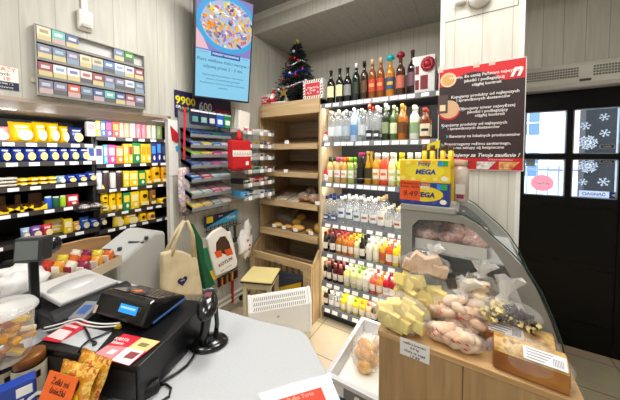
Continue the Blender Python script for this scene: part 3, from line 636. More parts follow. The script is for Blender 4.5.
p = pY(285, 100, 2.03); t = thing('tealight_house', 'tiny white lantern ornament between the santa and the tree', 'ornament', (p.x, 2.05, ZT)); m = M(); m.lathe([(0,0),(.02,0),(.02,.05),(.008,.075),(0,.08)], 8); m.ob('shade', mat('#dcdad0', .6), t)
t = thing('snow_garland', 'white fluffy string along the front edge of the rack top', 'garland', (pY(278,103,2.0).x, 1.99, ZT)); m = M(); m.tube([(-.08,0,.008),(-.02,.01,.012),(.04,.006,.008),(.1,.02,.01)], .008); m.ob('string', WHITE, t)
# ------------------------------------------------------------------ stool and convector heater
cs = [pZ(*q, .45) for q in ((252,266),(280,268),(272,282),(241,281))]
cx = sum(q.x for q in cs)/4; cy = sum(q.y for q in cs)/4; rz = math.atan2(cs[1].y-cs[0].y, cs[1].x-cs[0].x)
t = thing('stool', 'low stool with square yellow top between wall and bread rack', 'stool', (cx, cy, 0), rz)
m = M(); m.box(-.135, .135, -.135, .135, .437, .45); m.ob('seat', mat('#ecdc9a', .35), t, .003)
m = M(); m.box(-.1365, .1365, -.1365, .1365, .428, .437); m.ob('seat_edge', mat('#2a211a', .5), t)
m_leg = mat('#d8cba8', .5)
for sx in (-1, 1):
    for sy in (-1, 1): m = M(); m.box(sx*.105-.016, sx*.105+.016, sy*.105-.016, sy*.105+.016, 0, .428); m.ob('leg', m_leg, t)
for sy in (-1, 1):
    m = M(); m.box(-.089, .089, sy*.105-.01, sy*.105+.01, .37, .425); m.ob('apron', m_leg, t); m = M(); m.box(sy*.105-.01, sy*.105+.01, -.089, .089, .37, .425); m.ob('apron', m_leg, t)
a = pZ(245,298,.4); b = pZ(312,287.5,.4); d = (b-a); L = d.length; mid = (a+b)/2; rz = math.atan2(d.y, d.x)
t = thing('convector_heater', 'white convector heater with grille slots standing on the floor behind the counter', 'heater', (mid.x, mid.y, 0), rz)
m = M(); m.prism([(-.05,.07),(.03,.07),(.03,.4),(-.0,.4),(-.05,.3)], -L/2+.03, L/2-.03, 'X'); m.ob('housing', mat('#f4f4f1', .35), t, .004)
for s in (-1, 1): m = M(); m.prism([(-.058,.06),(.036,.06),(.036,.385),(.02,.41),(-.006,.41),(-.058,.31)], s*(L/2-.03)-.012, s*(L/2-.03)+.012, 'X'); m.ob('end_cap', mat('#fafaf7', .3), t, .006)
m = M(); n = 26
for r in range(3):
    for i in range(n):
        f0 = .08+.3*r; f1 = f0+.2; x = -L/2+.06+(L-.12)*i/n; q = (L-.12)/n*.4
        P = lambda f: (-.05+.05*f-.0012, .3+.1*f+.0006)
        m.add([(x,*P(f0)),(x+q,*P(f0)),(x+q+.006,*P(f1)),(x+.006,*P(f1))], [(0,1,2,3)])
m.ob('grille', mat('#8d8f8e', .6), t)
m = M(); m.lathe([(0,-.052),(.012,-.051),(.012,-.056),(0,-.057)], 12, (0,0,.27), axis='X') if 0 else m.disc((-.02,-.051,.24), .011, .011); m.ob('badge', mat('#c4c6c6', .4), t)
for s in (-1, 1):
    m = M(); m.box(s*(L/2-.07)-.012, s*(L/2-.07)+.012, -.11, .09, .0, .02); m.box(s*(L/2-.07)-.012, s*(L/2-.07)+.012, -.02, .02, .02, .071); f_ = m.ob('foot', mat('#e9e9e6', .4), t, .004)
# ------------------------------------------------------------------ crates in front of the bottle shelving
def crate(label, loc, h, c, cband, fam):
    t = thing('crate', label, 'crate', loc, 0, fam); w, dp = .328, .53
    m = M(); T = .014
    m.box(0, w, 0, dp, 0, .01); m.box(0, w, 0, T, .01, h); m.box(0, w, dp-T, dp, .01, h); m.box(0, T, T, dp-T, .01, h); m.box(w-T, w, T, dp-T, .01, h); m.ob('shell', c, t, .002)
    m = M()
    for a in ((-.012,w+.012,-.012,0),(-.012,w+.012,dp,dp+.012)): m.box(a[0], a[1], a[2], a[3], h-.022, h)
    for a in ((-.012,0),(w,w+.012)): m.box(a[0], a[1], 0, dp, h-.022, h)
    m.ob('rim', c, t, .002)
    for i in range(9): x = .03+i*.033; M().box(x, x+.012, -.009, 0, .012, h-.024).ob('rib', cband, t)
    for i in range(14): y = .03+i*.036; M().box(-.009, 0, y, y+.012, .012, h-.024).ob('rib', cband, t)
    return t
c0 = (-.6, 1.142)
crate('dark blue plastic crate at the bottom of the crate stack on the floor', (*c0, 0.001), .13, mat('#1f3c66', .45), mat('#1a3358', .5), 'stacked crates')
crate('dark blue plastic crate in the middle of the stack under the grey crate', (*c0, .1315), .13, mat('#274a7c', .45), mat('#1d3a66', .5), 'stacked crates')
t = crate('pale grey plastic crate on top of the stack holding bread in bags', (*c0, .262), .09, mat('#d9dbdf', .4), mat('#8a8d94', .5), 'stacked crates')
m = M(); m.lathe([(0,-.0125),(.018,-.0125),(.018,-.0095),(.0,-.0095)][::-1], 16, (.17,0,.04), axis='Y'); m.box(.1, .24, -.0115, -.009, .015, .065, 0); m.ob('label_plate', mat('#77797f', .5), t)
m = M(); m.disc((.17,-.0135,.04), .017, .017); m.ob('round_sticker', WHITE, t)
for x in (.045, .275): m = M(); m.box(x, x+.05, -.011, -.0092, .012, .065); m.ob('slot_panel', mat('#e6e7ea', .4), t)
m_ch = blotch(('#b8701c', '#dfa03c', '#f2d08a'), 26, .5, .5)
t = thing('bag_of_rolls', 'clear bag of golden twisted rolls lying in the grey crate', 'bag of rolls', (-.485, 1.425, .275), .2)
for i, (x, y, z) in enumerate(((0,-.09,.03),(.03,-.03,.035),(-.03,.0,.035),(.02,.05,.035),(-.025,.08,.03),(0,0,.075),(.01,-.055,.07))):
    m = M(); m.blob((x, y, z), (.042,.036,.032), 10, 7, .25, 4, i); m.ob('roll', m_ch, t)
m = M(); m.blob((0,0,.055), (.088,.145,.055), 16, 9, .22, 4, 3); m.ob('bag', film, t)
t = thing('bag_of_rolls', 'clear bag of pale pinkish rolls at the far end of the grey crate', 'bag of rolls', (-.41, 1.57, .275), .1)
for i, (x, y, z) in enumerate(((-.04,0,.03),(.03,.01,.03),(0,-.03,.06),(0,.03,.065))): m = M(); m.blob((x, y, z), (.042,.036,.03), 10, 7, .2, 4, i+20); m.ob('roll', blotch(('#d9a888', '#efd2b8', '#f8e8da'), 18, .5, .3), t)
m = M(); m.blob((0,0,.05), (.1,.075,.05), 14, 8, .2, 4, 9); m.ob('bag', film, t)
t = tag(M().box(0, .31, 0, .49, 0, .002).ob('paper_sheet', PAPER, None), 'white paper sheet lining the floor of the grey crate', 'paper'); t.location = (c0[0]+.017, c0[1]+.018, .2722)
# ================================================================== ALCOVE SHELVES
XF = -3.0
def shelving(name, label, y0, y1, tops, tagw=.06):
    t = thing(name, label, 'shelving', (0, 0, 0)); bk = mat('#19191b', .6)
    m = M(); m.box(-3.5, -3.48, y0, y1, .02, 1.82); m.ob('back_panel', bk, t)
    for y in (y0, y1-.02): m = M(); m.box(-3.48, XF-.02, y, y+.02, .0, 1.82); m.ob('side_panel', bk, t)
    for z in tops:
        m = M(); m.box(-3.479, XF-.001, y0+.0205, y1-.0205, z-.02, z); s_ = m.ob('shelf', mat('#2a2726', .5), t)
        m = M(); m.box(XF, XF+.012, y0+.0005, y1-.0005, z-.035, z+.004); m.ob('price_rail', mat('#3b3532', .4), s_)
        y = y0+.06+random.uniform(0, .05)
        while y < y1-.08: m = M(); m.box(XF+.012, XF+.0135, y, y+tagw, z-.031, z-.004); m.ob('price_tag', TAGW, s_); y += random.choice((.095, .12, .15))
    return t
AZ = [1.597, 1.44, 1.245, 1.04, .80]
sa = shelving('food_shelving', 'dark alcove shelving of pasta, noodles and snacks at far left', -.35, .985, AZ)
BZ = [1.67, 1.405, 1.16, .92, .765]
sb = shelving('sweets_shelving', 'dark alcove shelving of coffee, tea and sweets next to the wall opening', .99, 1.72, BZ)
t = thing('shelving_canopy', 'grey brown canopy with two round spotlights over the alcove shelves', 'canopy', (0, 0, 0))
m = M(); m.box(-3.48, -2.6, -.6, 1.9, 1.823, 1.829); m.ob('panel', mat('#857c72', .55), t)
for x, y in ((9, 108), (45.5, 110.5)):
    p = pZ(x, y, 1.822); m = M(); m.lathe([(0,1.817),(.05,1.817),(.055,1.823)], 16, (p.x, p.y, 0)); m.ob('spotlight', emit('#fffdf5', 14.), t)
    la = bpy.data.lights.new('spot', 'POINT'); la.energy = 1.5; la.shadow_soft_size = .05; lo = bpy.data.objects.new('spot', la); COL.objects.link(lo); lo.location = (p.x, p.y, 1.74)
la = bpy.data.lights.new('alcove', 'AREA'); la.shape = 'RECTANGLE'; la.size = .1; la.size_y = 1.8; la.energy = ALCOVE_FILL; lo = bpy.data.objects.new('alcove', la); COL.objects.link(lo); lo.location = (-2.3, .75, 1.8); lo.rotation_euler = (0, .8, 0)  # added fill light that brightens the alcove goods, no fitting belongs to it
PK = {}
def packmesh(kind, w, h, d, c, c2, seed=0):
    k = (kind, round(w, 3), round(h, 3), round(d, 3), c, c2, seed)
    if k in PK: return PK[k]
    out = []
    if kind == 'bag':
        m = M(); m.pillow(w, h, d, 8, 9, .004, seed); out.append(('bag', m.mesh('bag', mat(c, .25, 0, .3)), None))
        m = M(); m.disc((w*.13, -d*.5-.003, h*.37), w*.31, h*.27, n=14); out.append(('picture_window', m.mesh('picture_window', blotch((c2, '#f2dc9a', c2), 60, .5, .2)), None))
        m = M(); m.box(-w*.3, w*.22, -d*.5-.002, -d*.42, h*.73, h*.8); out.append(('brand_band', m.mesh('brand_band', mat('#f2f2ec', .5)), None))
    elif kind == 'flat':
        m = M(); m.blob((0,0,h/2), (w/2,d/2,h/2), 14, 7, .12, 3, seed); out.append(('bag', m.mesh('bag', mat(c, .25, 0, .3)), None))
        m = M(); m.quad(-w*.2, w*.2, h*.3, h*.65, -d/2-.002); out.append(('picture_window', m.mesh('picture_window', mat(c2, .5)), None))
    elif kind == 'box':
        m = M(); m.box(-w/2, w/2, -d/2, d/2, 0, h); out.append(('carton', m.mesh('carton', mat(c, .4)), .001))
        m = M(); m.quad(-w*.38, w*.38, h*.45, h*.85, -d/2-.0008); out.append(('print_panel', m.mesh('print_panel', mat(c2, .5)), None))
        m = M(); m.disc((w*.1, -d/2-.0009, h*.24), w*.2, h*.12, n=12); out.append(('emblem', m.mesh('emblem', mat('#f4e9d0', .5)), None))
    elif kind == 'can':
        m = M(); m.lathe([(0,0),(w*.47,0),(w*.5,.006),(w*.5,h*.82),(w*.4,h*.9)], 14); out.append(('body', m.mesh('body', mat(c, .25)), None))
        m = M(); m.lathe([(w*.4,h*.9),(w*.42,h*.905),(w*.42,h),(0,h)], 14); out.append(('lid', m.mesh('lid', mat(c2, .3)), None))
    elif kind == 'coffee':
        m = M(); m.pillow(w, h, d, 8, 9, .003, seed); out.append(('bag', m.mesh('bag', mat(c, .25, 0, .3)), None))
        m = M(); m.disc((0, -d*.5-.002, h*.52), w*.2, w*.2, n=14); out.append(('emblem', m.mesh('emblem', mat(c2, .4)), None))
        m = M(); m.box(-w*.3, w*.35, -d*.5-.001, -d*.4, h*.1, h*.26); out.append(('band', m.mesh('band', mat('#f6e7a0', .4)), None))
    PK[k] = out; return out
def pack(kind, px, X, z, c, c2, name, label, cat, group, dd=None, seed=0):
    x0, x1, y0 = px; a = pX(x0, 160, X); b = pX(x1, 160, X); w = abs(b.y-a.y)*(1.0 if kind == 'box' else 1.08); yc = (a.y+b.y)/2
    h = pX((x0+x1)/2, y0, X).z-z; h = max(.03, h); d = dd or min(.09, w*.5+.02)
    t = thing(name, label, cat, (X-d/2, yc, z+.001), PI/2, group)
    for n, me, bv in packmesh(kind, w, h, d, c, c2, seed): link(n, me, t, bv or 0)
    return t
Xp = XF-.008
YEL, NAV = '#e8b80c', '#1d2f7a'
# top shelf
for i, (x0, x1, y0, c, c2, k, lb) in enumerate(((-26,-13,124,YEL,'#e9d9a0','bag','yellow pasta bag at the extreme left of'),(-11,11,126,'#e6909a','#f6e6e2','bag','pink and white bag at the left of'),(11.5,35,122,YEL,'#ecdcae','bag','largest yellow pasta bag on'),(35.5,48.5,122,YEL,'#ecdcae','bag','second yellow pasta bag on'),(49,61,123,YEL,'#ecdcae','bag','third yellow pasta bag on'),(61.5,70.5,126,YEL,'#ecdcae','bag','smallest yellow pasta bag on'),(71,84.5,127,'#22347a','#cfa15e','bag','navy pasta bag beside the yellow bags on'))):
    pack('bag', (x0,x1,y0), Xp, AZ[0], c, c2, 'pasta_bag', lb+' the top alcove shelf', 'pasta bag', 'pasta bags on the top alcove shelf', .1, i)
for i, (x0, x1) in enumerate(((-25,-13),(-12,-.5),(0,11.3),(12,24),(24.5,36.5),(37.2,48.5),(49,59.5),(60,69),(69.5,79.5),(80,90))):
    pack('bag', (x0,x1,147), Xp, AZ[1], '#1f3788', '#d99c22', 'pasta_pack', '%s blue pasta pack from the left on the second alcove shelf' % ORD[i], 'pasta pack', 'blue pasta packs', .07, 20+i % 3)
for i in range(4):
    for j in range(2):
        t = thing('noodle_pack', 'flat yellow noodle pack, %s stack from the left, %s, third alcove shelf' % (ORD[i], 'top' if j else 'bottom'), 'noodle pack', (Xp-.07, pX(25+i*9.5, 186, Xp).y, AZ[2]+.001+j*.034), PI/2+random.uniform(-.1,.1), 'yellow noodle packs')
        for n, me, bv in packmesh('flat', .085, .033, .13, '#f2c21c', '#f8e7b0', i): link(n, me, t)
for i, x in enumerate((2, 12)): 
    for j in range(3): t = thing('flour_pack', 'white flat pack, %s pile at the left of the third shelf, %s in pile' % (ORD[i], ('lowest','middle','uppermost')[j]), 'pack', (Xp-.07, pX(x, 186, Xp).y, AZ[2]+.001+j*.026), PI/2, 'white flat packs'); [link(n, me, t) for n, me, bv in packmesh('flat', .09, .025, .12, '#e3ddd2', '#b7aa98', i)]
for i, (x0, x1, y0, c, c2) in enumerate(((57,65,176,'#8db7d6','#f0f2f2'),(66,76,175,'#1f3f9e','#e3b84a'),(77,86.5,174,'#1f3f9e','#e3b84a'),(87,96,172,'#1f3a8c','#f0d28a'))):
    pack('bag', (x0,x1,y0), Xp, AZ[2], c, c2, 'rice_pack', '%s blue pack right of the yellow noodles on the third alcove shelf' % ORD[i], 'pack', 'blue packs on the third alcove shelf', .07, 30+i)
# fourth shelf: display boxes of bars, cans, wire baskets
for i in range(3):
    y = pX(7+i*14.5, 206, Xp).y; t = thing('display_tray', 'yellow cardboard tray of dark bars, %s from the left on the fourth alcove shelf' % ORD[i], 'display tray', (Xp, y, AZ[3]+.001), PI/2, 'yellow trays of bars')
    m = M(); w = .066; m.prism([(-w,0),(w,0),(w,.05),(w*.3,.018),(-w*.3,.018),(-w,.05)], -.002, 0, 'Y'); m.prism([(0,0),(.2,0),(.2,.07),(0,.03)], -w, -w+.002, 'X'); m.prism([(0,0),(.2,0),(.2,.07),(0,.03)], w-.002, w, 'X'); m.box(-w, w, 0, .2, 0, .002); m.ob('tray', mat('#f3cf12', .5), t)
    for j in range(3): m = M(); m.rbox((-.035+.035*j, .05+.02*j, .035), (.03, .09, .016), (.3, 0, .2)); m.ob('bar', mat('#4a2a14', .4), t)
    m = M(); m.box(-w+.004, w-.004, .13, .19, .002, .13); m.ob('backing_box', mat('#6d5236', .7), t)
for i, (x0, x1, y0, c, c2, lb) in enumerate(((43,51,197,'#2a57b0','#e8eef4','blue'),(51.5,58.5,197,'#235a3a','#dfe6d8','dark green'),(59,65,196,'#9cc52a','#e6e8c2','lime green'))):
    pack('can', (x0,x1,y0), Xp, AZ[3], c, c2, 'snack_can', lb+' round can on the fourth alcove shelf', 'can', 'cans on the fourth alcove shelf')
pack('box', (65.5,77,195), Xp, AZ[3], '#b5202f', '#f2e4e4', 'tea_box', 'red and white box beside the lime can on the fourth alcove shelf', 'box', 'x', .05)['group'] = 'boxes on the fourth alcove shelf'
for i, x in enumerate((82, 93)):
    p = pX(x, 209-3*i, Xp+.02); t = thing('wire_basket', 'black wire basket of white packs hanging off the alcove shelf, %s one' % ('left' if i == 0 else 'right'), 'basket', (Xp+.02, p.y, 1.0), PI/2, 'black wire baskets'); m = M()
    for z in (0, .05): m.tube([(-.06,-.0,z),(.06,0,z),(.06,-.14,z),(-.06,-.14,z)], .003, 4, closed=True)
    for j in range(9): x_ = -.06+.015*j; m.tube([(x_,-.14,.05),(x_,-.14,0),(x_,0,0),(x_,0,.05)], .002, 4)
    m.ob('basket', mat('#141416', .4), t); m = M(); m.blob((0,-.07,.028), (.045,.05,.022)); m.ob('pack', mat('#d9cec4', .5), t)
# fifth shelf
for i, (x0, x1, y0, c, c2, k, lb) in enumerate(((18,27,229,'#9fb9d6','#f0f0f0','bag','pale blue sweets bag'),(27.5,39,227,'#6d4a8e','#e8dff0','bag','purple sweets bag'),(39.5,50,225,'#cc2a35','#f4d9b8','bag','red sweets bag'),(42,61,220,'#f0c818','#f8ecb0','box','wide yellow box'),(61.5,70,220,'#f2cc20','#f8efc4','box','tall yellow box'),(70.5,78,222,'#f0a63a','#f8f0e0','bag','orange and white bag'),(78.5,87.5,218,'#2460c0','#e8eef8','bag','left blue wafer bag'),(88,97,219,'#2460c0','#d9e6f4','bag','right blue wafer bag'),(97.5,105,217,'#1d3f9a','#f0d080','bag','navy biscuit bag'))):
    pack(k, (x0,x1,y0), Xp if i not in (3,) else Xp-.1, AZ[4], c, c2, 'sweets_bag' if k == 'bag' else 'biscuit_box', lb+' on the lowest visible alcove shelf', 'sweets', 'sweets on the lowest alcove shelf', .06 if k == 'bag' else .05, 40+i)
# second unit
def rowB(z, items, nm, word):
    for i, (k, x0, x1, y0, c, c2, lb) in enumerate(items):
        pack(k, (x0,x1,y0), Xp, z, c, c2, {'box':'carton','bag':'sachet_bag','can':'syrup_bottle','coffee':'coffee_bag'}[k], '%s, %s item from the left on the %s sweets shelf' % (lb, ORD[i], word), {'box':'box','bag':'bag','can':'bottle','coffee':'coffee bag'}[k], 'goods on the %s sweets shelf' % word, None, 50+i)
rowB(BZ[0], (('box',88,96.5,122,'#f2e6e0','#e0a0a8','white and pink box'),('box',97,101.5,121,'#f0d52a','#fff0b0','yellow box'),('box',102,106.5,121,'#3f7fd0','#c8ddf4','blue box'),('box',107,113,121,'#8a3fa0','#f070a0','purple pink box'),('box',113.5,120,122,'#f0503a','#f8c060','red orange box'),('can',120.8,125.2,122,'#efe7cf','#d8c8a0','cream bottle'),('can',125.6,131,120,'#e8c8a0','#c83a4a','beige bottle with red cap'),('can',131.4,137,120,'#f4ece4','#b8434a','white bottle with red cap'),('can',137.6,142.6,120,'#f0a0ac','#f8e8e8','pink bottle'),('can',143,147.6,120,'#ee96a4','#f8e8e8','pink bottle'),('can',148.2,152.6,120,'#efe2c4','#e6d2a0','cream bottle'),('can',153.2,157.4,121,'#f0ead8','#f4f4f0','white bottle'),('can',158,163.5,121,'#8a9a5a','#3a7a3e','green capped brown bottle')), 0, 'highest')
rowB(BZ[1], (('box',88,95,146,'#dfe4ec','#30509a','white and blue box'),('box',95.5,103,146,'#e8e4ea','#5a4a8a','white violet box'),('box',104,107.8,145,'#4fc0ea','#e8f4fa','cyan box'),('box',108.2,115.8,145,'#e84a9a','#f8c0dc','pink box'),('box',116.3,123.4,146,'#f08a3a','#f8e0b0','orange box'),('box',124,128.6,144,'#f2cc1a','#f8eaa0','yellow box'),('box',129,132.8,144,'#f2cc1a','#c83030','yellow box with red'),('box',133.2,140.6,143,'#1f8a4a','#f0e07a','green and yellow box'),('box',141,146,144,'#f4ca18','#e8a010','yellow box'),('box',146.3,151,144,'#f4ca18','#e8a010','yellow box'),('box',151.4,156.4,143,'#27368a','#4a9ae0','navy and blue box'),('box',157,161.4,141,'#28388c','#4a9ae0','taller navy and blue box'),('box',162,165.6,143,'#1b2340','#3a4670','dark box')), 0, 'second')
rowB(BZ[2], (('can',96,102,171,'#e6e8ee','#7a86a8','white jar'),('can',103,109.5,171,'#4a3a3a','#e8e2dc','dark jar'),('can',110,116,171,'#e8e0da','#3a2a2a','white jar with dark lid'),('can',116.5,122.5,171,'#43302c','#e0dcd6','dark jar'),('box',123,128.6,171,'#f2cc1a','#f8eaa0','yellow box'),('box',129,137.4,171,'#f2cc1a','#f8eaa0','wide yellow box'),('box',138,145.2,171,'#1f8a4a','#f0d84a','green box'),('coffee',146,151.6,170,'#f2c012','#3a2412','small yellow coffee bag'),('coffee',152,161,164,'#f0b010','#3a2412','large yellow coffee bag'),('coffee',161.5,167,165,'#d89410','#3a2412','amber coffee bag')), 0, 'third')
rowB(BZ[3], (('coffee',100,108,184,'#f4c810','#5a3a14','yellow coffee bag'),('coffee',108.5,115.5,187,'#f4c810','#5a3a14','yellow coffee bag'),('coffee',116,121.6,187,'#f0bc10','#5a3a14','yellow coffee bag'),('box',122,129,193,'#1f8a4a','#f0d84a','green box'),('box',129.5,138,192,'#f2cc1a','#f8eaa0','yellow box'),('coffee',138.5,149,186,'#f4c412','#3a2412','large yellow coffee bag'),('coffee',149.5,156,188,'#8a5a24','#e8c060','brown coffee bag'),('coffee',158,170,198,'#f4c010','#3a2412','rounded yellow coffee bag')), 0, 'fourth')
rowB(BZ[4]-.02, (('bag',112,122,214,'#f4d43a','#f0e4b0','pale yellow bag'),('bag',122.5,137,213,'#f4cc20','#f0e4b0','wide yellow bag'),('coffee',138,146,212,'#f2be18','#4a2e14','yellow coffee bag'),('coffee',146.5,155,212,'#eab018','#7a2a6a','amber coffee bag')), 0, 'lowest')
# work table with pale top, slicer housing and crisps behind the counter
t = thing('work_table', 'low white work table in the alcove behind the scales', 'table', (0, 0, 0))
m = M(); m.box(-2.75, -1.98, -.55, .62, .68, .72); m.ob('tabletop', mat('#e6e0d6', .5), t, .004)
for x in (-2.7, -2.03):
    for y in (-.5, .57): m = M(); m.box(x-.02, x+.02, y-.02, y+.02, 0, .68); m.ob('leg', mat('#b7b2aa', .5), t)
t = thing('wooden_board', 'brown wooden board standing upright on the white work table', 'board', (-2.2, .56, .721), PI/2)
m = M(); ol = [(-.2,0),(.18,.0),(.24,.1),(.23,.19),(.1,.205),(-.15,.2),(-.24,.17)]; m.prism(ol, -.012, .012, 'Y'); m.ob('board', wood('#96704a', '#b48a5c', 'X', .5), t, .004)
for i, (x, y, c, c2, lb) in enumerate(((55,246,'#e0762a','#f4e0c0','orange'),(70,255,'#c8302c','#f2ead8','red'),(83,262,'#f0b23a','#f2ead8','yellow'),(75,268,'#efe4d4','#c8302c','white'))):
    p = pZ(x+10, y-4, .76); 
t = thing('crisps_box', 'open carton full of red and yellow snack packs behind the scales', 'carton', tuple(pZ(80, 263, .95).xy)+(.9005,), .5)
m = M(); m.box(-.13, .13, -.11, .11, 0, .004); 
for a in ((-.13,.13,-.11,-.106),(-.13,.13,.106,.11),(-.13,-.126,-.106,.106),(.126,.13,-.106,.106)): m.box(*a, .004, .05)
m.ob('carton', mat('#c9b89e', .7), t)
cb = t.location.copy()
rr = random.Random(3)
for i in range(12):
    c = ('#c83a2c','#e8a23a','#f0e6d4','#8a2a4a','#e0d040','#d86a2a')[i % 6]; lx = -.09+.06*(i % 4); ly = -.07+.07*(i//4)
    q = Vector((lx*math.cos(.5)-ly*math.sin(.5), lx*math.sin(.5)+ly*math.cos(.5), .006))
    o = thing('snack_pack', '%s snack pack in the open carton, %s of the %s row' % ({'#c83a2c':'red','#e8a23a':'amber','#f0e6d4':'white','#8a2a4a':'plum','#e0d040':'yellow','#d86a2a':'orange'}[c], ORD[i % 4], ('front','middle','rear')[i//4]), 'snack pack', tuple(cb+q), .5+rr.uniform(-.15,.15), 'snack packs in the open carton')
    m = M(); m.pillow(.055, .085, .045, 6, 6, .004, i); m.ob('bag', mat(c, .25, 0, .4), o); m = M(); m.box(-.016, .018, -.026, -.02, .03, .065); m.ob('print', mat('#f4ecd8' if i % 2 else '#a02030', .5), o)
t = thing('bread_slicer', 'big pale grey bread slicing machine with dark slots behind the cash drawer', 'machine', tuple(pX(124, 262, -1.80).xy)+(0,), .2)
m = M(); m.prism([(-.12,0),(.2,0),(.2,.98),(.12,1.0),(-.12,.88)], -.15, .12, 'X'); m.ob('housing', mat('#b4b6b2', .4, vs=4, var=.12), t, .02)
for x, f, w in ((-.07,.3,.09),(.07,.62,.1),(.04,.15,.08)):
    a = Vector((x, -.12+.24*f, .88+.12*f)); m = M(); m.rbox(a+Vector((0,0,.001)), (w, .012, .004), (math.atan2(.12,.24),0,.25)); m.ob('slot', mat('#1f1f20', .5), t)
for x, f in ((.02,.35),(.12,.75)): a = Vector((x, -.12+.24*f, .883+.12*f)); m = M(); m.lathe([(0,-.003),(.012,-.003),(.012,.014),(0,.016)], 10, tuple(a)); m.ob('knob', mat('#3a3a3c', .4), t)
# ================================================================== LEFT WALL
# cigarette rack
Y0, Y1, Z0, Z1 = .388, .893, 1.803, 2.163
t = thing('cigarette_rack', 'flat wall rack of cigarette packs in four rows above the opening', 'rack', (0, 0, 0))
m = M(); m.box(-1.8985, -1.892, Y0, Y1, Z0, Z1); m.ob('back_panel', mat('#d9d9d6', .5), t)
rh = (Z1-Z0)/4
for r in range(4): m = M(); m.box(-1.892, -1.862, Y0, Y1, Z0+r*rh, Z0+r*rh+.006); m.box(-1.862, -1.860, Y0, Y1, Z0+r*rh, Z0+r*rh+.014); m.ob('ledge', mat('#8d8b88', .4), t)
m = M(); m.box(-1.892, -1.865, Y0, Y1, Z1-.005, Z1); m.box(-1.892, -1.862, Y0-.004, Y0, Z0, Z1); m.box(-1.892, -1.862, Y1, Y1+.004, Z0, Z1); m.ob('frame', mat('#a9a7a2', .4), t)
rr = random.Random(11); CP = [('#e8e8ee','#7a86ba'),('#5a6a9a','#d8dce6'),('#d8705f','#f2efe8'),('#e9e4dc','#c87080'),('#74c8bc','#e8eef0'),('#6f92cc','#eaeef4'),('#e8e0c8','#b8a880'),('#8a8aa0','#d0d0dc'),('#f0f0f2','#98b4d6'),('#a8606c','#e8dcd8'),('#7c90a6','#b8c8d4'),('#e2d6b4','#9a9a8a')]
CN = {'#e8e8ee':'white and blue','#5a6a9a':'dull blue','#d8705f':'red','#e9e4dc':'white and red','#74c8bc':'teal','#6f92cc':'blue','#e8e0c8':'cream','#8a8aa0':'slate','#f0f0f2':'white and pale blue','#a8606c':'burgundy','#7c90a6':'blue grey','#e2d6b4':'beige'}
RW = ('bottom', 'second', 'third', 'top')
for r in range(4):
    for i in range(9):
        if r == 3 and i in (3, 4, 5, 8): continue
        c, c2 = ('#3f9a3a','#d8e4c0') if (r == 3 and i == 7) else CP[rr.randrange(12)]
        o = thing('cigarette_pack', '%s cigarette pack, %s from left, %s row of the rack' % (CN.get(c, 'green'), ORD[i], RW[r]), 'cigarette pack', (-1.876, Y0+.03+i*.0555, Z0+r*rh+.0065), PI/2, 'cigarette packs on the wall rack')
        h = .076; m = M(); m.box(-.026, .026, -.0105, .0105, 0, h); m.ob('carton', mat(c, .4), o); m = M(); m.quad(-.026, .026, .004, .034, -.0112); m.ob('warning_panel', mat(('#d8cc98','#6a6a70','#92a8bc','#d0b4b4')[rr.randrange(4)], .5), o); m = M(); m.quad(-.016, .016, .046, .062, -.0112); m.ob('brand_panel', mat(c2, .5), o)
# age notice at far left
t = thing('age_notice', 'white notice with orange lettering and navy strip beside the cigarette rack', 'notice', (-1.8985, .2, 1.86), PI/2)
m = M(); m.box(-.2, .128, -.0015, .0, -.045, .064); m.ob('sheet', PAPER, t)
m = M(); m.box(-.2, .128, -.0025, -.0016, -.045, -.008); m.ob('strip', mat('#232a4a', .5), t)
OR = mat('#e8783a', .6)
text('ZAKAZ SPRZEDAŻY', .026, t, OR, (.12, -.002, .05), align='RIGHT'); text('wyrobów tytoniowych', .02, t, INK, (.10, -.002, .027), align='RIGHT'); text('DO LAT 18', .024, t, OR, (.10, -.002, .005), align='RIGHT')
text('nr zezwolenia 1046 / 2', .013, t, WHITE, (.11, -.003, -.018), align='RIGHT'); text('sklep spożywczy', .013, t, WHITE, (.11, -.003, -.035), align='RIGHT')
t = thing('light_switch', 'small beige switch left of the cigarette rack', 'switch', tuple(pX(33.5, 80, -1.8995)), PI/2); m = M(); m.box(-.012, .012, -.012, 0, -.014, .014); m.ob('switch', mat('#cfc7b2', .4), t, .003)
# TV hung in portrait
A = pX(193, 97, -1.78); B = pX(249, 103.5, -1.60)
# solve a portrait panel: bottom edge A-B, leaning forward at the top
ux = (B-A); ux.z = 0; Wt = ux.length; rz = math.atan2(ux.y, ux.x)
t = thing('television', 'portrait menu screen with salad photo hanging on the wall above the wire displays', 'television', tuple((A+B)/2), rz)
t.rotation_euler = (TV_TILT, 0, rz)
Ht = .78
m = M(); m.box(-Wt/2, Wt/2, 0, .05, 0, Ht); m.ob('housing', mat('#16181c', .4), t, .004)
m = M(); m.box(-.06, .06, .05, .2, .4, .6); m.ob('wall_bracket', mat('#1d1d1f', .5), t)
x0, x1, z0, z1 = -Wt/2+.014, Wt/2-.012, .014, Ht-.012; wS = x1-x0
sc_ = lambda h, s=TV_E: emit(h, s)
m = M(); m.quad(x0, x1, z0, z1, -.0006); scr = m.ob('screen', sc_('#8fd0ee'), t, label='bright light blue lit screen')
def clipd(pts): return [(min(x1, max(x0, a)), min(z1, max(z0, b))) for a, b in pts]
def flat(pts, y, name, h): m = M(); pts = clipd(pts); m.add([(a, y, b) for a, b in pts], [tuple(range(len(pts)))]); return m.ob(name, sc_(h), scr)
zc = .565
flat([(x0,.355),(x1,.355),(x1,z1),(x0,z1)], -.001, 'cloth_picture', '#8d86c6')
flat([(x0,.365),(x0+.09,.365),(x0+.05,.44),(x0,.5)], -.0012, 'napkin_picture', '#eec2cc')
flat([(.025+.235*math.cos(a*PI/24), zc+.2*math.sin(a*PI/24)) for a in range(48)], -.0014, 'plate_picture', '#46aee6')
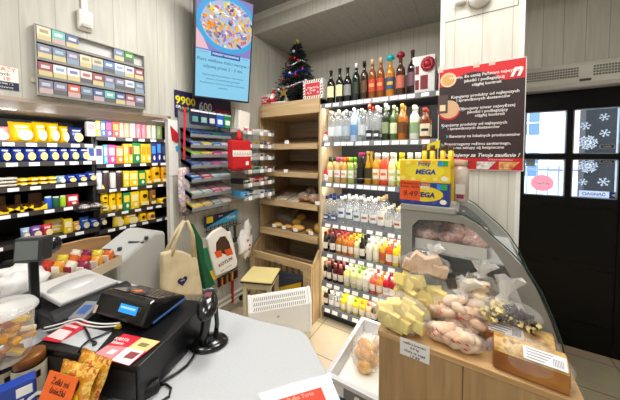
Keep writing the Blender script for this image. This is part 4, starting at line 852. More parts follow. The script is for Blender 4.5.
flat([(.025+.2*math.cos(a*PI/24), zc+.168*math.sin(a*PI/24)) for a in range(48)], -.0016, 'dish_picture', '#b9bfe0')
rr = random.Random(21); FC = ['#f2c22a','#ee8f22','#e9e6f0','#b8b4d8','#d8e04a','#e46a5a','#ffffff','#8a88b4','#f6d65a','#8f7fc0','#f4a93a','#cfd4ea','#5c567e']
SALAD = M()
for i in range(260):
    a = rr.uniform(0, 2*PI); q = math.sqrt(rr.random()); cx, cz = .025+.19*q*math.cos(a), zc+.158*q*math.sin(a); c = FC[rr.randrange(len(FC))]; ra, rb = rr.uniform(.008,.026), rr.uniform(.005,.013); th = rr.uniform(0, PI)
    m = SALAD; n = 9; pts = [(cx+ra*math.cos(2*PI*k/n)*math.cos(th)-rb*math.sin(2*PI*k/n)*math.sin(th), cz+ra*math.cos(2*PI*k/n)*math.sin(th)+rb*math.sin(2*PI*k/n)*math.cos(th)) for k in range(n)]
    m.add([(p, -.0017-.000012*i, r_) for p, r_ in clipd(pts)], [tuple(range(n))], FC.index(c))
SALAD.ob('salad_picture', [sc_(c) for c in FC], scr)
flat([(-.1,.322),(.125,.322),(.125,.36),(-.1,.36)], -.0042, 'banner', '#2c63ad')
flat([(x0+.02,.34),(-.12,.34),(-.12,.3425),(x0+.02,.3425)], -.0042, 'rule', '#4a78b0'); flat([(.14,.34),(x1-.02,.34),(x1-.02,.3425),(.14,.3425)], -.0042, 'rule', '#4a78b0')
tx = sc_('#2b4a78', TV_E*.9)
text('PORADY KULINARNE', .021, scr, sc_('#f4f8ff'), (.012, -.005, .341), bold=.0004)
k_ = wS/.5
text('Pierz większe ilości warzyw i', .04*k_, scr, tx, (.0, -.003, .288)); text('używaj przez 2 - 3 dni.', .04*k_, scr, tx, (.0, -.003, .243))
for i, l in enumerate(('Zaplanuj tygodniowy jadłospis i umyj warzywa', 'zawczasu, aby przyspieszyć gotowanie.', 'Przechowuj je w lodówce w szczelnie zamkniętym', 'pojemniku.')): text(l, .0205*k_, scr, tx, (0, -.003, .182-i*.03))
# price sign of phone top-ups behind the screen
p = pX(193, 100, -1.895); t = thing('topup_sign', 'dark purple sign with large yellow 9900 and white 600 under the screen', 'sign', (-1.8945, 1.235, 1.835), PI/2)
m = M(); m.box(-.12, .42, -.003, .0, -.05, .155); m.ob('board', mat('#2a2150', .4), t)
text('9900', .085, t, mat('#f2e21a', .5), (-.115, -.0035, .08), align='LEFT', bold=.0022); text('GB', .03, t, WHITE, (-.112, -.0035, .03), align='LEFT', bold=.0006); text('na rok', .024, t, mat('#f2e21a', .5), (-.065, -.0035, .03), align='LEFT')
text('600', .1, t, WHITE, (.085, -.0035, .06), align='LEFT', bold=.002, sx=.85); text('GB', .026, t, WHITE, (.09, -.0035, .005), align='LEFT')
m = M(); m.box(.25, .4, -.0042, -.0031, -.04, .06); q = m.ob('red_panel', mat('#b5283a', .5), t); text('0 zł', .06, q, WHITE, (.325, -.0045, .01), bold=.001)
# ================================================================== WALL DISPLAYS
# first: stepped counter display of slim packets hung on the wall
def ywall(x, y, X): return pX(x, y, X)
t = thing('packet_display', 'grey wall display with seven stepped trays of slim packets under the screen', 'display', (-1.9, 1.337, 0), PI/2)
m = M(); m.box(-.2, -.185, -.02, -.002, 1.02, 1.85); m.box(.185, .2, -.02, -.002, 1.02, 1.85); m.box(-.19, .19, -.012, -.004, 1.02, 1.85); m.ob('back_frame', mat('#8c8d90', .5), t)
m_tray = mat('#84878c', .4)
TR = [1.65, 1.568, 1.494, 1.412, 1.305, 1.185, 1.085]
PC = [(('#2f4f8a','#24406f','#dfe4ea'),('#1d7a4e','#2f4f8a')), (('#2f66b8','#e6d23a','#2f66b8'),('#3a80c8','#dfe3e8')), (('#7ed030','#e8d83a','#7ed030'),('#c83a7a','#f0c0d0')), (('#3a62a8','#7a7a98','#c8ccd8'),('#d84a8a','#9aa8c8')), (('#2f5fb0','#d84048','#f0c0c0'),('#9ac0c8','#c8d8d8')), (('#9ab8a8','#8fb0a8','#c8d4cc'),('#c85a78','#e8c8d0')), (('#d8c23a','#c8a23a','#e8e0c0'),('#7a9aa8','#e8d8d0'))]
CNAME = ['navy', 'yellow and blue', 'lime green', 'violet pink', 'coral red', 'mint', 'mustard']
for i, z in enumerate(TR):
    d0, d1 = -.12, -.24; ra = .38
    m = M(); m.add([(-.19,-.01,z+.04),(.19,-.01,z+.04),(.19,-.15,z-.008),(-.19,-.15,z-.008),(-.19,-.01,z+.037),(.19,-.01,z+.037),(.19,-.15,z-.011),(-.19,-.15,z-.011)], [(0,1,2,3),(7,6,5,4),(3,2,6,7),(0,3,7,4),(1,5,6,2),(0,4,5,1)])
    m.box(-.19, .19, -.155, -.15, z-.02, z+.004); 
    for s in (-1, 1): m.add([(s*.19,-.01,z+.06),(s*.19,-.15,z+.012),(s*.19,-.15,z-.02),(s*.19,-.01,z+.037)], [(0,1,2,3),(3,2,1,0)])
    m.ob('tray', m_tray, t)
    for j in range(4):
        c = PC[i][0][j] if j < 3 and j < 2 else PC[i][1][j-2]
        o = thing('slim_packet', '%s slim packet, %s from left on the %s stepped tray' % (CNAME[i], ORD[j], ORD[i]), 'packet', (-1.9, 1.337, 0), PI/2, 'slim packets on the stepped trays')
        x = -.14+.093*j; an = math.atan2(.048, .14)
        m = M(); m.x = Matrix.Translation((x, -.146, z-.0065)) @ Matrix.Rotation(an, 4, 'X'); m.box(-.044, .044, .0, .125, .0005, .026); m.ob('packet', mat(c, .3, 0, .3), o, .002)
        m = M(); m.x = Matrix.Translation((x, -.146, z-.0065)) @ Matrix.Rotation(an, 4, 'X'); m.box(-.035, .03, .02, .05, .0262, .0266); m.box(-.035, .035, .07, .1, .0262, .0266); m.box(-.03, .03, -.0006, -.0001, .006, .02); m.ob('print', mat(PC[i][1][1], .5), o)
m = M(); m.box(-.2, .2, -.03, -.02, 1.845, 1.855); 
for i in range(6): m.tube([(-.16+.06*i,-.02,1.84),(-.16+.06*i,-.16,1.84)], .003)
m.ob('hook', STEEL, t)
for j, (x, c, c2, lb) in enumerate(((-.15,'#1a2140','#5f9a9a','left navy'),(-.075,'#1b2444','#8fc0b8','second navy'),(0,'#1d2a52','#d8dce6','third navy'),(.077,'#1d5fb8','#e8eef6','blue'),(.155,'#0f8a4a','#e8f2ea','green'))):
    o = thing('hanging_packet', '%s packet hanging from the top hooks of the packet display' % lb, 'packet', (-1.9, 1.337, 0), PI/2, 'packets hanging on hooks')
    m = M(); m.box(x-.036, x+.036, -.155, -.13, 1.725, 1.835); m.ob('packet', mat(c, .3), o, .002); m = M(); m.box(x-.026, x+.022, -.1562, -.1552, 1.745, 1.785); m.ob('print', mat(c2, .4), o)
    m = M(); m.box(x-.036, x+.036, -.1562, -.1552, 1.82, 1.833); m.ob('price_strip', mat('#e9edf2', .5), o)
# red flower postcard, rag and red ribbon hung on the end of the wall
p = pX(176, 136, -1.88); t = thing('flower_card', 'white card with a red paper tulip pinned on the pale wall end', 'card', (-1.898, p.y, p.z), PI/2)
m = M(); m.box(-.05, .055, -.003, 0, -.3, .12); m.ob('card', PAPER, t)
m = M(); m.prism([(-.035,.075),(.03,.01),(.045,-.03),(.01,-.05),(-.025,-.03)], -.012, -.0035, 'Y'); m.ob('tulip', mat('#c8202e', .5), t)
m = M(); m.prism([(-.0,-.08),(.05,-.05),(.055,-.1),(.01,-.12)], -.008, -.0035, 'Y'); m.ob('blue_petal', mat('#4aa8d8', .5), t)
p = pX(186, 112, -1.75); t = thing('red_ribbon', 'long red ribbon hanging down beside the stepped packet display', 'ribbon', (-1.76, p.y-.005, 0), PI/2)
m = M(); m.add([(-.004,0,1.84),(.012,0,1.84),(-.016,-.02,1.46),(-.03,-.02,1.46),(-.004,.003,1.84),(.012,.003,1.84),(-.016,-.017,1.46),(-.03,-.017,1.46)], [(0,1,2,3),(7,6,5,4),(0,3,7,4),(1,5,6,2)]); m.ob('ribbon', mat('#d0222c', .5), t)
t = thing('printed_cloth', 'white hanging cloth with small coloured print left of the packet display', 'cloth', (-1.83, pX(184, 185, -1.83).y, 0), PI/2)
m = M(); n = 8; vs = []
for z in (1.40, 1.29, 1.17, 1.06):
    for i in range(n): vs.append((-.04+.085*i/(n-1), -.012*math.sin(i*1.4+z*9), z))
fs = [(j*n+i, j*n+i+1, (j+1)*n+i+1, (j+1)*n+i) for j in range(3) for i in range(n-1)]
m.add(vs, fs, 0, True); o = m.ob('cloth', blotch(('#f2efe8','#f4f2ee','#e8c4b4','#a89ac8','#f2efe8','#f4f2ee'), 22, .8, .1), t); sm = o.modifiers.new('thick', 'SOLIDIFY'); sm.thickness = .004
# second: wire rack with small trays
t = thing('wire_rack', 'wire wall rack with six rows of small goods next to the bread rack', 'wire rack', (-1.9, 1.735, 0), PI/2)
m_w = mat('#c9c9c6', .35, .6)
m = M()
for x in (-.25, -.12, .0, .12, .2): m.tube([(x,-.012,.98 if x < -.1 else 1.1),(x,-.012,1.78)], .004, 5)
for i in range(12): z = 1.05+i*.065; m.tube([(-.25,-.016,z),(.2,-.016,z)], .003, 4)
m.ob('grid', m_w, t)
WZ = [1.69, 1.575, 1.465, 1.35, 1.235, 1.12]
GC = [('#e8d8d0','#c8303a','#e9e4da','#f0e0d8'),('#e9e4dc','#3a4a9a','#c8a23a','#5a5a8a'),('#e8e8ea','#3f62b0','#d8d0c8','#7a5a4a'),('#c8303a','#e8404a','#1f7a4a','#e9e6df'),('#2a2a30','#d8d0b8','#b8302c','#e0dcd6'),('#5ab0e8','#2a2f3a','#efeee8','#2a5fc0')]
GN = {'#e8d8d0':'cream','#c8303a':'red','#e9e4da':'white','#f0e0d8':'pale','#e9e4dc':'white','#3a4a9a':'indigo','#c8a23a':'mustard','#5a5a8a':'slate violet','#e8e8ea':'white','#3f62b0':'blue','#d8d0c8':'grey','#7a5a4a':'brown','#e8404a':'bright red','#1f7a4a':'green','#e9e6df':'white','#2a2a30':'black','#d8d0b8':'beige','#b8302c':'red','#e0dcd6':'pale grey','#5ab0e8':'sky blue','#2a2f3a':'black','#efeee8':'white','#2a5fc0':'royal blue'}
for i, z in enumerate(WZ):
    m = M()
    for yy in (-.02, -.11, -.2, -.29): m.tube([(-.2,yy,z+(.0 if yy > -.19 else .0)),(.2,yy,z)], .003, 4)
    m.tube([(-.2,-.29,z+.035),(.2,-.29,z+.035)], .003, 4)
    for x in (-.2,-.1,0,.1,.2): m.tube([(x,-.02,z),(x,-.29,z),(x,-.29,z+.035)], .002, 4)
    s_ = m.ob('wire_shelf', m_w, t)
    m = M(); m.box(-.2, .2, -.296, -.293, z-.02, z+.012); m.ob('clear_rail', thin('#d8dadc', .35, .1, .8, 'rail_film'), s_)
    for x in (-.13, .02, .13): m = M(); m.box(x-.022, x+.022, -.299, -.2965, z-.022, z+.012); m.ob('price_tag', TAGW, s_)
    for j in range(4):
        c = GC[i][j]; x = -.145+.097*j
        o = thing('small_pack', '%s small pack, %s from left on the %s wire shelf' % (GN[c], ORD[j], ORD[i]), 'pack', (-1.9, 1.735, 0), PI/2, 'small packs on the wire shelves')
        m = M(); m.x = Matrix.Translation((x, -.19, z+.0035)) @ Matrix.Rotation(random.uniform(-.2,.2), 4, 'Z'); h = random.uniform(.03, .055)
        if j % 2: m.blob((0,0,h/2), (.043,.075,h/2), 10, 7, .2, 4, i*4+j)
        else: m.box(-.042, .042, -.075, .075, 0, h)
        m.ob('pack', mat(c, .35, var=.15, vs=40), o); m = M(); m.x = Matrix.Translation((x, -.19, z+.0035)); m.box(-.02, .02, -.078 if not j % 2 else -.0772, -.0755, h*.3, h*.75); m.ob('print', mat(GC[i][(j+1) % 4], .5), o)
for i, (y, hh) in enumerate(((0, .17), (.03, .185), (.06, .2))):
    o = thing('paper_bag', 'cream paper bag with red marks on the wire rack top, %s of three' % ('front','middle','back')[i], 'paper bag', (-1.9, 1.735, 0), PI/2, 'paper bags on the wire rack'); m = M(); m.x = Matrix.Translation((-.15+.02*i, -.24+.06*i, WZ[0]+.01)) @ Matrix.Rotation(.08, 4, 'Y'); m.box(-.06, .06, -.012, .012, 0, hh); m.ob('bag', mat('#e9e2d8', .7), o, .003)
# red christmas bag hanging in front
p = pX(239.5, 160, -1.57); t = thing('red_gift_bag', 'bright red zigzag and white hanging bag with santa hat between the two wall displays', 'bag', (-1.57, p.y, 1.38), PI/2)
m = M(); m.box(-.1, .1, -.035, .03, 0, .23); b = m.ob('bag', mat('#c8161f', .5, vs=150, var=.3), t, .012)
m = M(); m.box(-.101, .101, -.037, -.0352, .10, .15); o = m.ob('white_band', mat('#efeae2', .7), t); 
for i in range(7): m = M(); m.prism([(-.092+.027*i,.113),(-.08+.027*i,.137),(-.068+.027*i,.113)], -.0385, -.0372, 'Y'); m.ob('zigzag', mat('#d8b8b0', .7), o)
m = M(); m.box(.035, .065, -.0372, -.0353, .03, .06); m.ob('price_tag', TAGW, t)
m = M(); m.lathe([(.032,.23),(.022,.27),(.008,.31),(0,.33)], 12); m.ob('hat', mat('#c0141e', .7), t)
m = M(); m.tube([(0,0,.32),(0,.1,.335),(0,.32,.335)], .003); m.ob('hook', STEEL, t)
# blue-navy header board with brush pegs
p0 = pX(205, 219, -1.86); p1 = pX(238, 216, -1.86); t = thing('brush_header', 'navy and light blue header board over hanging toothbrushes and combs', 'header board', (-1.87, (p0.y+p1.y)/2, (p0.z+p1.z)/2), PI/2); L = abs(p1.y-p0.y)/2; rotx = 0
m = M(); m.box(-L, L, -.006, 0, -.055, .04); m.ob('board', mat('#1b2350', .4), t)
m = M(); m.prism([(-L+.01,-.054),(L,-.054),(L,.039)], -.0072, -.0061, 'Y'); m.ob('blue_triangle', mat('#3fb0e0', .4), t)
text('Vileda', .042, t, WHITE, (L*.55, -.008, -.018)); text('dom', .025, t, WHITE, (-.02, -.008, .018))
m = M(); m.box(-L+.015, -L+.08, -.009, -.0075, -.02, .035); m.ob('yellow_note', mat('#f0d21a', .6), t)
m = M()
for i in range(9): m.tube([(-L+.02+i*L*.23,-.0,-.055),(-L+.02+i*L*.23,.0,-.11)], .003, 4); m.tube([(-L+.02+i*L*.23,.0,-.09),(-L+.02+i*L*.23,-.06,-.09)], .003, 4)
m.tube([(-L,0,-.09),(L,0,-.09)], .004, 4); m.ob('peg', mat('#3a3b3e', .4, .5), t)
for i in range(4): q = t.location; o = thing('brush', '%s brush hanging on the peg strip, %s from the left' % (('orange','black','dark blue','black')[i], ORD[i]), 'brush', (q.x, q.y, q.z), PI/2, 'brushes on the peg strip'); x = -L+.02+i*L*.46; m = M(); m.box(x-.013, x+.013, -.07, -.062, -.2, -.085); m.ob('handle', mat(('#e07a1e','#1d1d20','#22345a','#242428')[i], .4), o, .003); m = M(); m.box(x-.02, x+.02, -.074, -.058, -.24, -.2); m.ob('bristle', mat('#2a2a2e', .9), o)
# bags hanging below
def sheetbag(name, label, cat, ol, X, c, thick=.03, group=None, mt=None, bulge=0):
    """flat bag hung parallel to the wall: outline in pixels, lying in the plane X"""
    P = [pX(x, y, X) for x, y in ol]; cy = sum(q.y for q in P)/len(P); z0 = min(q.z for q in P)
    t = thing(name, label, cat, (X, cy, z0), PI/2, group)
    pts = [(q.y-cy, q.z-z0) for q in P]
    m = M(); m.prism(pts, 0, thick, 'Y'); o = m.ob('cloth', mt or mat(c, .8, bump=.3, vs=120), t, min(.012, thick*.4)); return t, pts
def local(t, x, y, X): q = pX(x, y, X); return q.y-t.location.y, q.z-t.location.z
m_can = blotch(('#cdbb92','#dccba6','#e4d6b6'), 9, .85, .25)
XB = -1.60
t, pts = sheetbag('tote_bag', 'cream cotton tote bag with a dark blue heart hanging on the wall end', 'tote bag', [(163,254),(175,250),(185,252),(198,258),(203,292),(200,296),(176,296),(163,290)], XB, None, .05, None, m_can)
m = M()
def strap(pp, r=.012): 
    m = M(); m.tube([(*local(t, *q[:2], XB), ) and (local(t, q[0], q[1], XB)[0], q[2], local(t, q[0], q[1], XB)[1]) for q in pp], [r]*len(pp), 6); m.ob('strap', m_can, t)
strap([(172,256,.005),(178,236,.0),(184,222,-.0),(187,221,.0),(192,232,.0),(193,257,.005)]); strap([(168,256,.04),(177,236,.035),(186,222,.03),(189,222,.03),(196,236,.035),(199,259,.04)])
a, b = local(t, 182.5, 281, XB); m = M(); h = [(16*math.sin(u)**3/16*.034, (13*math.cos(u)-5*math.cos(2*u)-2*math.cos(3*u)-math.cos(4*u))/16*.034) for u in [i*2*PI/28 for i in range(28)]]
m.prism([(a+x, b+z) for x, z in h], -.0025, -.0005, 'Y'); o = m.ob('heart_print', mat('#1b2350', .7), t); text('love', .016, o, WHITE, (a, -.003, b+.006))
m = M(); a, b = local(t, 186, 212, XB); m.tube([(a-.02,.01,b),(a-.012,.01,b-.02),(a+.012,.01,b-.02),(a+.02,.01,b)], .005); m.tube([(a,.01,b-.02),(a,.012,b-.065)], .003); m.ob('hanger_hook', mat('#5a2a22', .4), t)
t, pts = sheetbag('green_bag', 'dark green bag hanging behind the cream tote bag', 'bag', [(188,222),(194,224),(203,240),(206,262),(216,284),(206,291),(200,262),(194,236)], -1.70, '#0f5a38', .05)
t, pts = sheetbag('magazine', 'leaning magazine with green and grey cover between green bag and white bag', 'magazine', [(196,239),(213,237),(218,276),(214,284),(203,286)], -1.74, '#b7b2a2', .012)
m = M(); P = [local(t, *q, -1.74) for q in ((197,250),(212,246),(216,274),(205,284))]; m.prism(P, -.0015, -.0003, 'Y'); m.ob('green_cover', mat('#1f7a52', .5), t); m = M(); P = [local(t, *q, -1.74) for q in ((208,272),(217,268),(218,277),(209,284))]; m.prism(P, -.0025, -.0016, 'Y'); m.ob('yellow_cover', mat('#e0c23a', .5), t)
XK = -1.72
t, pts = sheetbag('printed_cotton_bag', 'white bag printed with a brown shape, orange lenses and lettering hanging under the header board', 'bag', [(207,239),(214,231),(222,227),(229,232),(231,231),(233,240),(238,262),(236,268),(216,277),(211,258)], XK, '#efece6', .03)
for ol, c, d in (([(216,252),(216,243),(220,237),(225,236),(229,242),(232,252),(227,255),(222,253),(219,257)], '#4a2c1e', 0), ([(214,252),(221,250),(222,256),(217,258)], '#e8571e', 1), ([(224,250),(231,248),(233,254),(227,256)], '#e8571e', 1)):
    m = M(); m.prism([local(t, *q, XK) for q in ol], -.002-.001*d, -.0004-.001*d, 'Y'); m.ob('print', mat(c, .6), t)
a, b = local(t, 225.5, 262, XK); text('KOTLIN', .04, t, mat('#5a3a2a', .6), (a, -.002, b), rot=(PI/2, -.12, 0), bold=.0008); a, b = local(t, 226, 268, XK); text('zakupy z uśmiechem', .014, t, mat('#6a5a50', .6), (a, -.002, b), rot=(PI/2, -.12, 0))
t = thing('plastic_bag', 'crumpled white plastic carrier bag hanging right of the printed cotton bag', 'plastic bag', tuple(pX(245, 236, -1.78)), PI/2)
m = M(); m.blob((0,0,-.06), (.085,.04,.15), 16, 12, .45, 3.2, 5, smooth=True); m.blob((.02,-.01,.06), (.045,.025,.085), 12, 9, .5, 3.5, 9); o = m.ob('bag', mat('#f3f2ef', .35, bump=.5, vs=25), t)
for x, z in ((-.01,-.03),(.01,-.08),(.005,-.12)): m = M(); m.blob((x, -.05, z), (.012,.004,.012), 8, 5, .3, 3, 2); m.ob('red_print', mat('#c02a38', .5), t)
# odd hanging small tools and the red strap, pipes on the wall base
t = thing('key_strip', 'row of dark and orange small tools hanging under the white printed bag', 'tool strip', tuple(pX(228, 274, -1.84)), PI/2); m = M(); m.tube([(-.12,0,0),(.12,0,.02)], .006); m.ob('rod', DKGREY, t)
for i in range(8): m = M(); m.box(-.11+i*.029, -.092+i*.029, -.01, .008, -.075, 0); m.ob('tool', mat(('#1d1d20','#e0782a','#2a2a30','#b87a2a','#1f2a4a','#e89a3a','#1d1d1f','#7a2a20')[i], .4), t)
t = thing('red_strap', 'red strap hanging against the wall above the socket', 'strap', tuple(pX(232, 292, -1.86)), PI/2); m = M(); m.box(-.012, .012, -.01, 0, -.1, .12); m.ob('strap', mat('#b01a24', .6), t)
t = thing('wall_socket', 'white double socket low on the wall with a plug in it', 'socket', tuple(pX(236, 297, -1.899)), PI/2); m = M(); m.box(-.05, .05, -.035, 0, -.04, .04); m.ob('box', mat('#eceae4', .4), t, .006); m = M(); m.lathe([(0,-.036),(.022,-.036),(.022,-.07),(.0,-.07)][::-1], 12, (.02,0,0), axis='Y') if 0 else m.box(.005, .04, -.07, -.035, -.02, .02); m.ob('plug', BLACK, t, .004)
for i, dz_ in enumerate((0, .045)):
    t = thing('pipe', 'white heating pipe along the wall base, %s one' % ('lower','upper')[i], 'pipe', (-1.865, 0, .13+dz_), 0, 'heating pipes'); m = M(); m.tube([(0,1.12,0),(0,1.94,0)], .015, 8); m.ob('pipe', mat('#e4e1d8', .4), t)
    for y in (1.2, 1.85): m = M(); m.box(-.035, -.0, y-.008, y+.008, -.006, .006); m.ob('bracket', mat('#cfcbc2', .5), t)
# ================================================================== COUNTER
ZC = .9
cp = [(-.287,.578),(-.36,.634),(-.425,.682),(-.448,.697),(-.475,.702),(-.511,.694),(-.618,.668),(-.80,.64),(-1.12,.59),(-1.78,.46),(-1.78,-.5),(-.02,-.5),(-.02,.3)]
t = thing('counter', 'light grey shop counter with rounded corner carrying cash drawer and scales', 'counter', (0, 0, 0))
m = M(); m.prism(cp[::-1], ZC-.035, ZC, 'Z'); m.ob('countertop', mat('#bcbfc1', .38, vs=220, var=.12), t, .006)
m = M(); m.prism([(x*.985-.01, y-.03) for x, y in cp][::-1], 0, ZC-.0355, 'Z'); m.ob('body', mat('#d9d7d2', .5), t)
# cash drawer
DZ = 1.0; rzD = math.radians(20); fr = Vector((-.648, .280))
def D(u, v): c, s = math.cos(rzD), math.sin(rzD); return Vector((fr.x-u*c-v*s, fr.y-u*s+v*c))
ctr = D(.165, .135)
t = thing('cash_drawer', 'wide black cash drawer under the fiscal printer on the counter', 'cash drawer', (ctr.x, ctr.y, ZC+.0005), rzD)
m = M(); m.box(-.165, .165, -.135, .135, .008, .0995); m.ob('case', mat('#0e0e10', .3), t, .003)
m = M(); m.box(-.158, .158, -.138, -.1351, .014, .085); m.ob('drawer_front', mat('#131315', .35), t)
for x in (-.14, .14):
    for y in (-.11, .11): m = M(); m.lathe([(0,0),(.012,0),(.012,.008),(0,.008)], 10, (x,y,0)); m.ob('foot', BLACK, t)
zt = ZC+.1005
def ondr(x, y, z=zt): return pZ(x, y, z)
def sheet(name, label, cat, px, z, c, group=None, th=.0012):
    P = [pZ(x, y, z) for x, y in px]; cx = sum(q.x for q in P)/len(P); cy = sum(q.y for q in P)/len(P)
    t = thing(name, label, cat, (cx, cy, z), 0, group); m = M(); pts = [(q.x-cx, q.y-cy) for q in P]
    a = sum(pts[i][0]*pts[(i+1) % len(pts)][1]-pts[(i+1) % len(pts)][0]*pts[i][1] for i in range(len(pts)))
    m.prism(pts if a > 0 else pts[::-1], 0, th, 'Z'); m.ob('sheet', mat(c, .4), t)
    return t, (lambda x, y, dz=0: (lambda q: (q.x-cx, q.y-cy, th+dz))(pZ(x, y, z)))
def patch(t, loc, px, c, name, dz=.0003):
    P = [loc(x, y) for x, y in px]; pts = [(q[0], q[1]) for q in P]; z = P[0][2]
    a = sum(pts[i][0]*pts[(i+1) % len(pts)][1]-pts[(i+1) % len(pts)][0]*pts[i][1] for i in range(len(pts)))
    m = M(); m.prism(pts if a > 0 else pts[::-1], z, z+dz, 'Z'); return m.ob(name, mat(c, .5), t)
t, lc = sheet('grey_mat', 'pale grey patch painting a reflection on the front of the black cash drawer', 'mat', [(72,325),(112,333),(96,352),(58,342)], zt, '#b9bdbf')  # grey patch paints the reflection on the glossy black drawer top
t, lc = sheet('red_flyer', 'red and white promotional flyer at the left front corner of the cash drawer', 'flyer', [(74,320),(91,325),(59,343),(41,340)], zt+.0014, '#cf2036')
patch(t, lc, [(60,329),(72,332),(62,341),(47,337)], '#f2d8d8', 'white_print'); patch(t, lc, [(66,324),(80,327),(76,329),(62,326)], '#f0c0c4', 'white_print', .0002)
t, lc = sheet('loyalty_flyer', 'square four field flyer in red, cream and white in front of the fiscal printer', 'flyer', [(124,334),(160,342),(129,366),(92,356)], zt+.0014, '#d01f35')
patch(t, lc, [(142,338),(160,342),(146,352),(128,348)], '#e6cf8a', 'cream_field'); patch(t, lc, [(127,347.5),(144.5,352),(129,366),(111,360.5)], '#f0e2e0', 'photo_field'); patch(t, lc, [(107,346),(126,347.5),(110,360),(92,356)], '#e08a90', 'pale_field')
patch(t, lc, [(131,352),(140,354),(132,360),(123,358)], '#8f3a3a', 'hand_print', .0008); patch(t, lc, [(112,350),(118,351),(112,355),(106,354)], '#f6ecec', 'white_print', .0008); patch(t, lc, [(142,343),(150,345),(145,348),(137,346)], '#8a7a4a', 'logo_print', .0008)
for x, y, s in ((122,340,'KARTA'),(118,343.5,'klienta')):
    a = lc(x, y, .0006); text(s, .014, t, WHITE, a, rot=(0, 0, .35))
# fiscal printer with blue display
b0, b1, b2, b3 = [ondr(x, y, zt+.006) for x, y in ((93,316),(143,331),(190,302),(146,290))]
ax = (b1-b0); rz = math.atan2(ax.y, ax.x); W = ax.length; Dp = (b2-b1).length
t = thing('fiscal_printer', 'black fiscal receipt printer with lit blue display on the cash drawer', 'receipt printer', (b0.x, b0.y, zt+.001), rz)
m = M(); m.prism([(.004,.008),(-.004,.02),(.022,.068),(.04,.07),(Dp,.026),(Dp,.012),(.03,.003),(.02,.0)], .0, W, 'X'); m.ob('housing', mat('#121214', .25, 0, .3), t, .006)
q = (math.atan2(.03, .034)); 
def fpt(u, f, d=.0): # front slope
    return (u, -.004+.026*f-d*.85, .02+.048*f+d*.5)
m = M(); m.add([fpt(W*.5,.36,.002), fpt(W*.84,.36,.002), fpt(W*.84,.76,.002), fpt(W*.5,.76,.002)], [(0,1,2,3)]); d_ = m.ob('display', emit('#2f8fe0', 1.6), t, label='glowing blue display')
m = M(); m.add([fpt(W*.53,.56,.003), fpt(W*.81,.56,.003), fpt(W*.81,.66,.003), fpt(W*.53,.66,.003)], [(0,1,2,3)]); m.ob('digits', emit('#a8d8ff', 1.2), d_)
m = M(); m.add([fpt(W*.04,.0,.003), fpt(W*.1,.0,.003), fpt(W*.1,.4,.003), fpt(W*.04,.4,.003)], [(0,1,2,3)]); m.ob('seal_sticker', mat('#c8b8a0', .5), t)
m = M(); m.prism([(.05,.0685),(Dp-.03,.037),(Dp-.03,.033),(.05,.0645)], W*.06, W*.4, 'X'); m.ob('paper_lid', mat('#3a1a22', .1, 0, .5), t)
m = M(); m.prism([(.055,.0665),(Dp-.015,.033),(Dp-.015,.029),(.055,.0625)], W*.45, W*.97, 'X'); m.ob('keyboard_cover', mat('#2a2326', .12, 0, .5), t)
m = M()
for i in range(6):
    for j in range(3):
        y = .066+j*.024; z = .0672-(y-.055)*(.0335/(Dp-.07)); m.add([(W*.5+i*W*.075, y, z), (W*.5+i*W*.075+W*.05, y, z), (W*.5+i*W*.075+W*.05, y+.014, z-.0035), (W*.5+i*W*.075, y+.014, z-.0035)], [(0,1,2,3)])
m.ob('key', mat('#3c3434', .4), t)
m = M(); m.prism([(.03,.006),(Dp-.005,.014),(Dp-.005,.019),(.03,.011)], W+.0005, W+.0035, 'X'); m.ob('blue_strip', mat('#4a7ab8', .3), t, label='blue strip along the side')
t, lc = sheet('orange_note', 'orange paper slip lying on top of the fiscal printer', 'paper slip', [(124,291),(141,290),(146,293),(129,294.5)], 1.058, '#e8702a')
# scanner on stand
b = pZ(209, 344, ZC+.001); t = thing('barcode_scanner', 'black handheld barcode scanner standing upright in its stand on the counter', 'barcode scanner', (b.x, b.y, ZC+.0005), .75)
mb = mat('#101013', .22, 0, .4)
m = M(); m.lathe([(0,0),(.05,0),(.052,.006),(.045,.014),(.02,.02),(0,.021)], 24, sx=1.15, sy=.85); m.ob('base', mb, t)
m = M(); m.tube([(.018,.012,.015),(.022,.02,.05),(.018,.024,.1),(.01,.02,.13)], [.008,.007,.007,.008], 8); m.ob('stand_neck', mb, t)
m = M(); m.tube([(-.012,-.02,.016),(-.008,-.012,.06),(-.002,-.004,.1),(.0,.0,.125)], [.013,.014,.015,.019], 10); m.ob('handle', mb, t)
m = M(); m.x = Matrix.Translation((0,-.012,.132)) @ Matrix.Rotation(.35, 4, 'X'); m.blob((0,0,0), (.031,.052,.024), 16, 10, .05, 2); m.ob('head', mb, t)
m = M(); m.x = Matrix.Translation((0,-.012,.132)) @ Matrix.Rotation(.35, 4, 'X'); m.lathe([(0,.044),(.02,.045),(.024,.051),(0,.0515)][::-1], 16, axis='Y', sx=1.1, sy=.8); m.ob('scan_window', mat('#5a5f66', .05, .2, .6), t)
m = M(); m.x = Matrix.Translation((0,-.012,.132)) @ Matrix.Rotation(.35, 4, 'X'); m.box(-.01, .01, .012, .03, .0175, .0225); m.ob('indicator', mat('#6a2a2a', .3), t)
